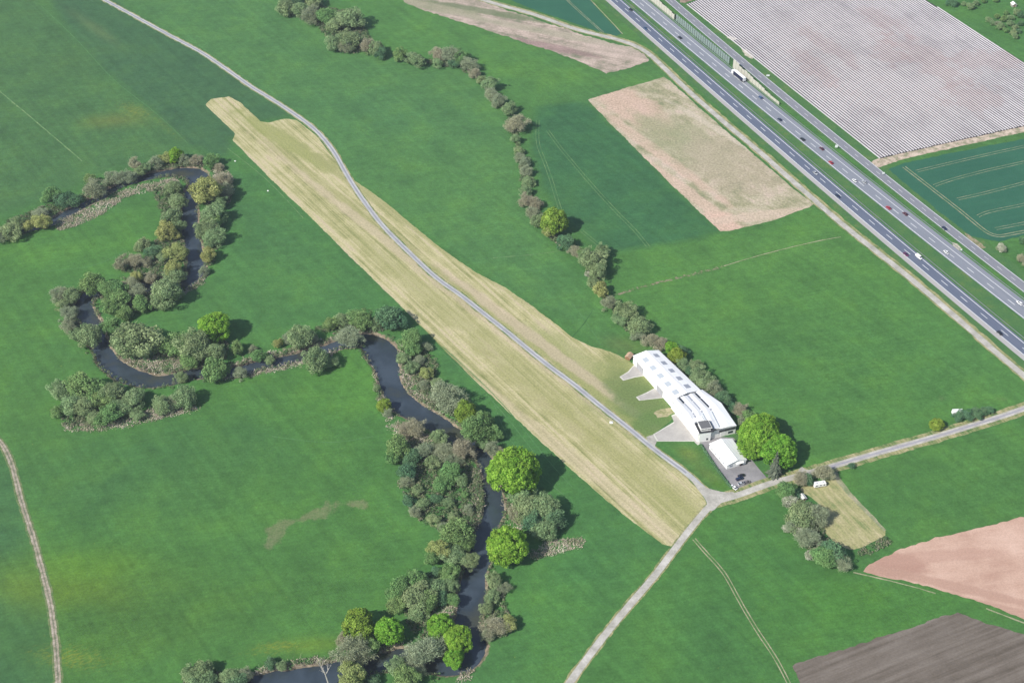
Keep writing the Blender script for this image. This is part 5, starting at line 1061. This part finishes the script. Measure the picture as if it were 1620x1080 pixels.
car('dark car on the country road beside the motorway', 1494, 361, NAVY, BR, z=0.08)
A0 = math.atan2((P(1181.5,726.7)-P(1151,735.7)).y, (P(1181.5,726.7)-P(1151,735.7)).x)
g3 = 'cars parked in the yard'
car('black car topmost of the parked cars', 1173, 752, BLK, ang=A0, group=g3); car('navy car second from the top of the parked cars', 1170, 757, NAVY, ang=A0, group=g3, kind='estate')
car('silver car lowest of the parked row', 1173, 764.5, SIL, ang=A0, group=g3); car('grey-brown car right of the parked silver car', 1181.5, 762.5, GRB, ang=A0, group=g3); car('white car parked apart at the lower left of the yard', 1161, 770.5, WH, ang=A0+1.9, group=g3)
def lorry(px, py):
    p, t_ = path_at(RC, px, py); q_ = P(px, py, 2.0); a = math.atan2(t_.y, t_.x)+math.pi; root = empty('lorry', (q_.x, q_.y, 0.075), a); tag(root, 'white articulated lorry beside the cream noise barrier', 'lorry')
    m_ = MB(); m_.box(-8.2, 4.9, -1.26, 1.26, 1.15, 4.0); m_.build('trailer', plain('white tarpaulin', (0.82,0.82,0.82), 0.5, 0.3, 0.05), root, bevel=0.05)
    for s in (-1, 1): m2 = MB(); m2.box(-7.9, 4.8, s*1.26-0.02, s*1.26+0.02, 1.2, 3.85); m2.build('side_curtain', plain('navy curtain', (0.015,0.02,0.05), 0.6), root)
    m_ = MB(); m_.box(-8.0, 4.7, -1.1, 1.1, 0.75, 1.15); m_.build('chassis', darkm, root)
    m_ = MB(); m_.v += [(5.4, -1.2, 0.5), (7.6, -1.2, 0.5), (7.6, 1.2, 0.5), (5.4, 1.2, 0.5), (5.4, -1.2, 3.6), (7.3, -1.2, 3.5), (7.3, 1.2, 3.5), (5.4, 1.2, 3.6)]
    for f_ in ((3, 2, 1, 0), (4, 5, 6, 7), (0, 1, 5, 4), (1, 2, 6, 5), (2, 3, 7, 6), (3, 0, 4, 7)): m_.f.append(f_); m_.mi.append(0)
    cab = m_.build('cab', paintm(WH), root, bevel=0.08); g_ = MB(); g_.v += [(7.53, -1.05, 2.0), (7.53, 1.05, 2.0), (7.38, 1.05, 3.1), (7.38, -1.05, 3.1)]; g_.f.append((0, 1, 2, 3)); g_.mi.append(0); g_.build('windscreen', vglass, cab)
    wheels(root, (-6.8, -5.5, -4.2, 4.2, 6.6), 1.05, 0.5, 0.32)
lorry(1168, 119.5)
def caravan(px, py, rz, L, W_, Hh, label, name='caravan', win=True, cat='caravan'):
    p = P(px, py, Hh/2+0.3); root = empty(name, (p.x, p.y, 0.03), rz); tag(root, label, cat); m_ = MB(); m_.box(-L/2, L/2, -W_/2, W_/2, 0.5, Hh, taper=0.06, tx=0.35); m_.build('body', paintm(WH), root, bevel=0.2)
    wheels(root, (-0.5,) if L < 8 else (-1, 1), W_/2-0.12, 0.33)
    m_ = MB(); m_.tube((L/2-0.1, 0, 0.55), (L/2+1.2, 0, 0.45), 0.07, 0.05, 6); m_.build('drawbar', darkm, root)
    if win:
        for x in (-L/4, L/4): m_ = MB(); m_.box(x-0.4, x+0.4, -0.3, 0.3, Hh-0.02, Hh+0.10); m_.build('roof_hatch', glassm, root)
        for x in (-L/3.2, 0.1, L/3.4):
            m_ = MB(); m_.box(x-0.45, x+0.45, -W_/2-0.01, -W_/2+0.08, 1.35, 2.0); m_.build('window', vglass, root)
caravan(1297, 765, R(12), 7.0, 2.5, 2.7, 'white caravan with two roof hatches at the top of the mown paddock')
caravan(1515, 651, R(4), 6.4, 2.6, 2.9, 'white box trailer at the left end of the dark bushes by the lane', 'trailer', False, 'trailer')
caravan(1146, 636.5, R(12), 4.6, 1.0, 1.5, 'narrow white glider trailer behind the workshop hangar', 'trailer', False, 'trailer')
# small signs and markers
def sign(px, py, label, w_=1.2, h_=1.6, z_=1.2, ang=0):
    p = P(px, py); root = empty('road_sign', (p.x, p.y, 0), ang); tag(root, label, 'road sign'); m_ = MB(); m_.tube((0, 0, 0), (0, 0, z_+h_), 0.06, 0.06, 6); m_.build('post', zinc, root); m_ = MB(); m_.box(-w_/2, w_/2, -0.12, -0.07, z_, z_+h_); m_.build('board', plain('sign face', (0.72,0.76,0.74), 0.5), root)
sign(1322.5, 236, 'small pale sign on the verge between motorway and country road', 2.0, 2.2, 1.4)
sign(1214.5, 123, 'white sign board beside the country road near the lorry', 2.4, 1.4, 1.2); sign(1520, 398, 'small white post sign between the roads near the white car', 1.0, 1.2, 1.0)
sign(1397, 277, 'pale sign at the dirt road mouth on the country road', 1.6, 1.4, 1.0)
def marker(px, py, label, s=1.3):
    p = P(px, py); root = empty('marker_board', (p.x, p.y, 0)); tag(root, label, 'marker'); m_ = MB(); m_.poly([(-s/2, -s/2, 0.05), (s/2, -s/2, 0.05), (0, 0, 0.7)]); m_.poly([(s/2, -s/2, 0.05), (s/2, s/2, 0.05), (0, 0, 0.7)]); m_.poly([(s/2, s/2, 0.05), (-s/2, s/2, 0.05), (0, 0, 0.7)]); m_.poly([(-s/2, s/2, 0.05), (-s/2, -s/2, 0.05), (0, 0, 0.7)]); m_.build('cone', white, root)
    m_ = MB(); m_.box(-s/2-0.1, s/2+0.1, -s/2-0.1, s/2+0.1, 0.035, 0.06); m_.build('foot', white, root)
marker(967, 668, 'white runway marker just below the lane opposite the hangars', 1.7); marker(372, 255, 'white runway marker near the far end of the mown strip', 0.9); marker(424, 302, 'white runway marker on the left edge, second from the far end', 0.9)

# ------------------------------------------------------------------ air
hz = MB(); hz.box(-1400, 1400, -60, 2400, -4, H+6); ho = hz.build('haze', bpy.data.materials.new('haze')); tag(ho, kind='stuff'); hm = ho.data.materials[0]; hm.use_nodes = True; t_ = hm.node_tree
t_.nodes.remove(t_.nodes['Principled BSDF']); pv = t_.nodes.new('ShaderNodeVolumePrincipled'); pv.inputs['Color'].default_value = (0.80, 0.88, 1.0, 1); pv.inputs['Density'].default_value = 0.00007; pv.inputs['Anisotropy'].default_value = 0.2
t_.links.new(pv.outputs[0], t_.nodes['Material Output'].inputs['Volume']); ho['label'] = 'thin pale haze over the valley'; ho['category'] = 'haze'
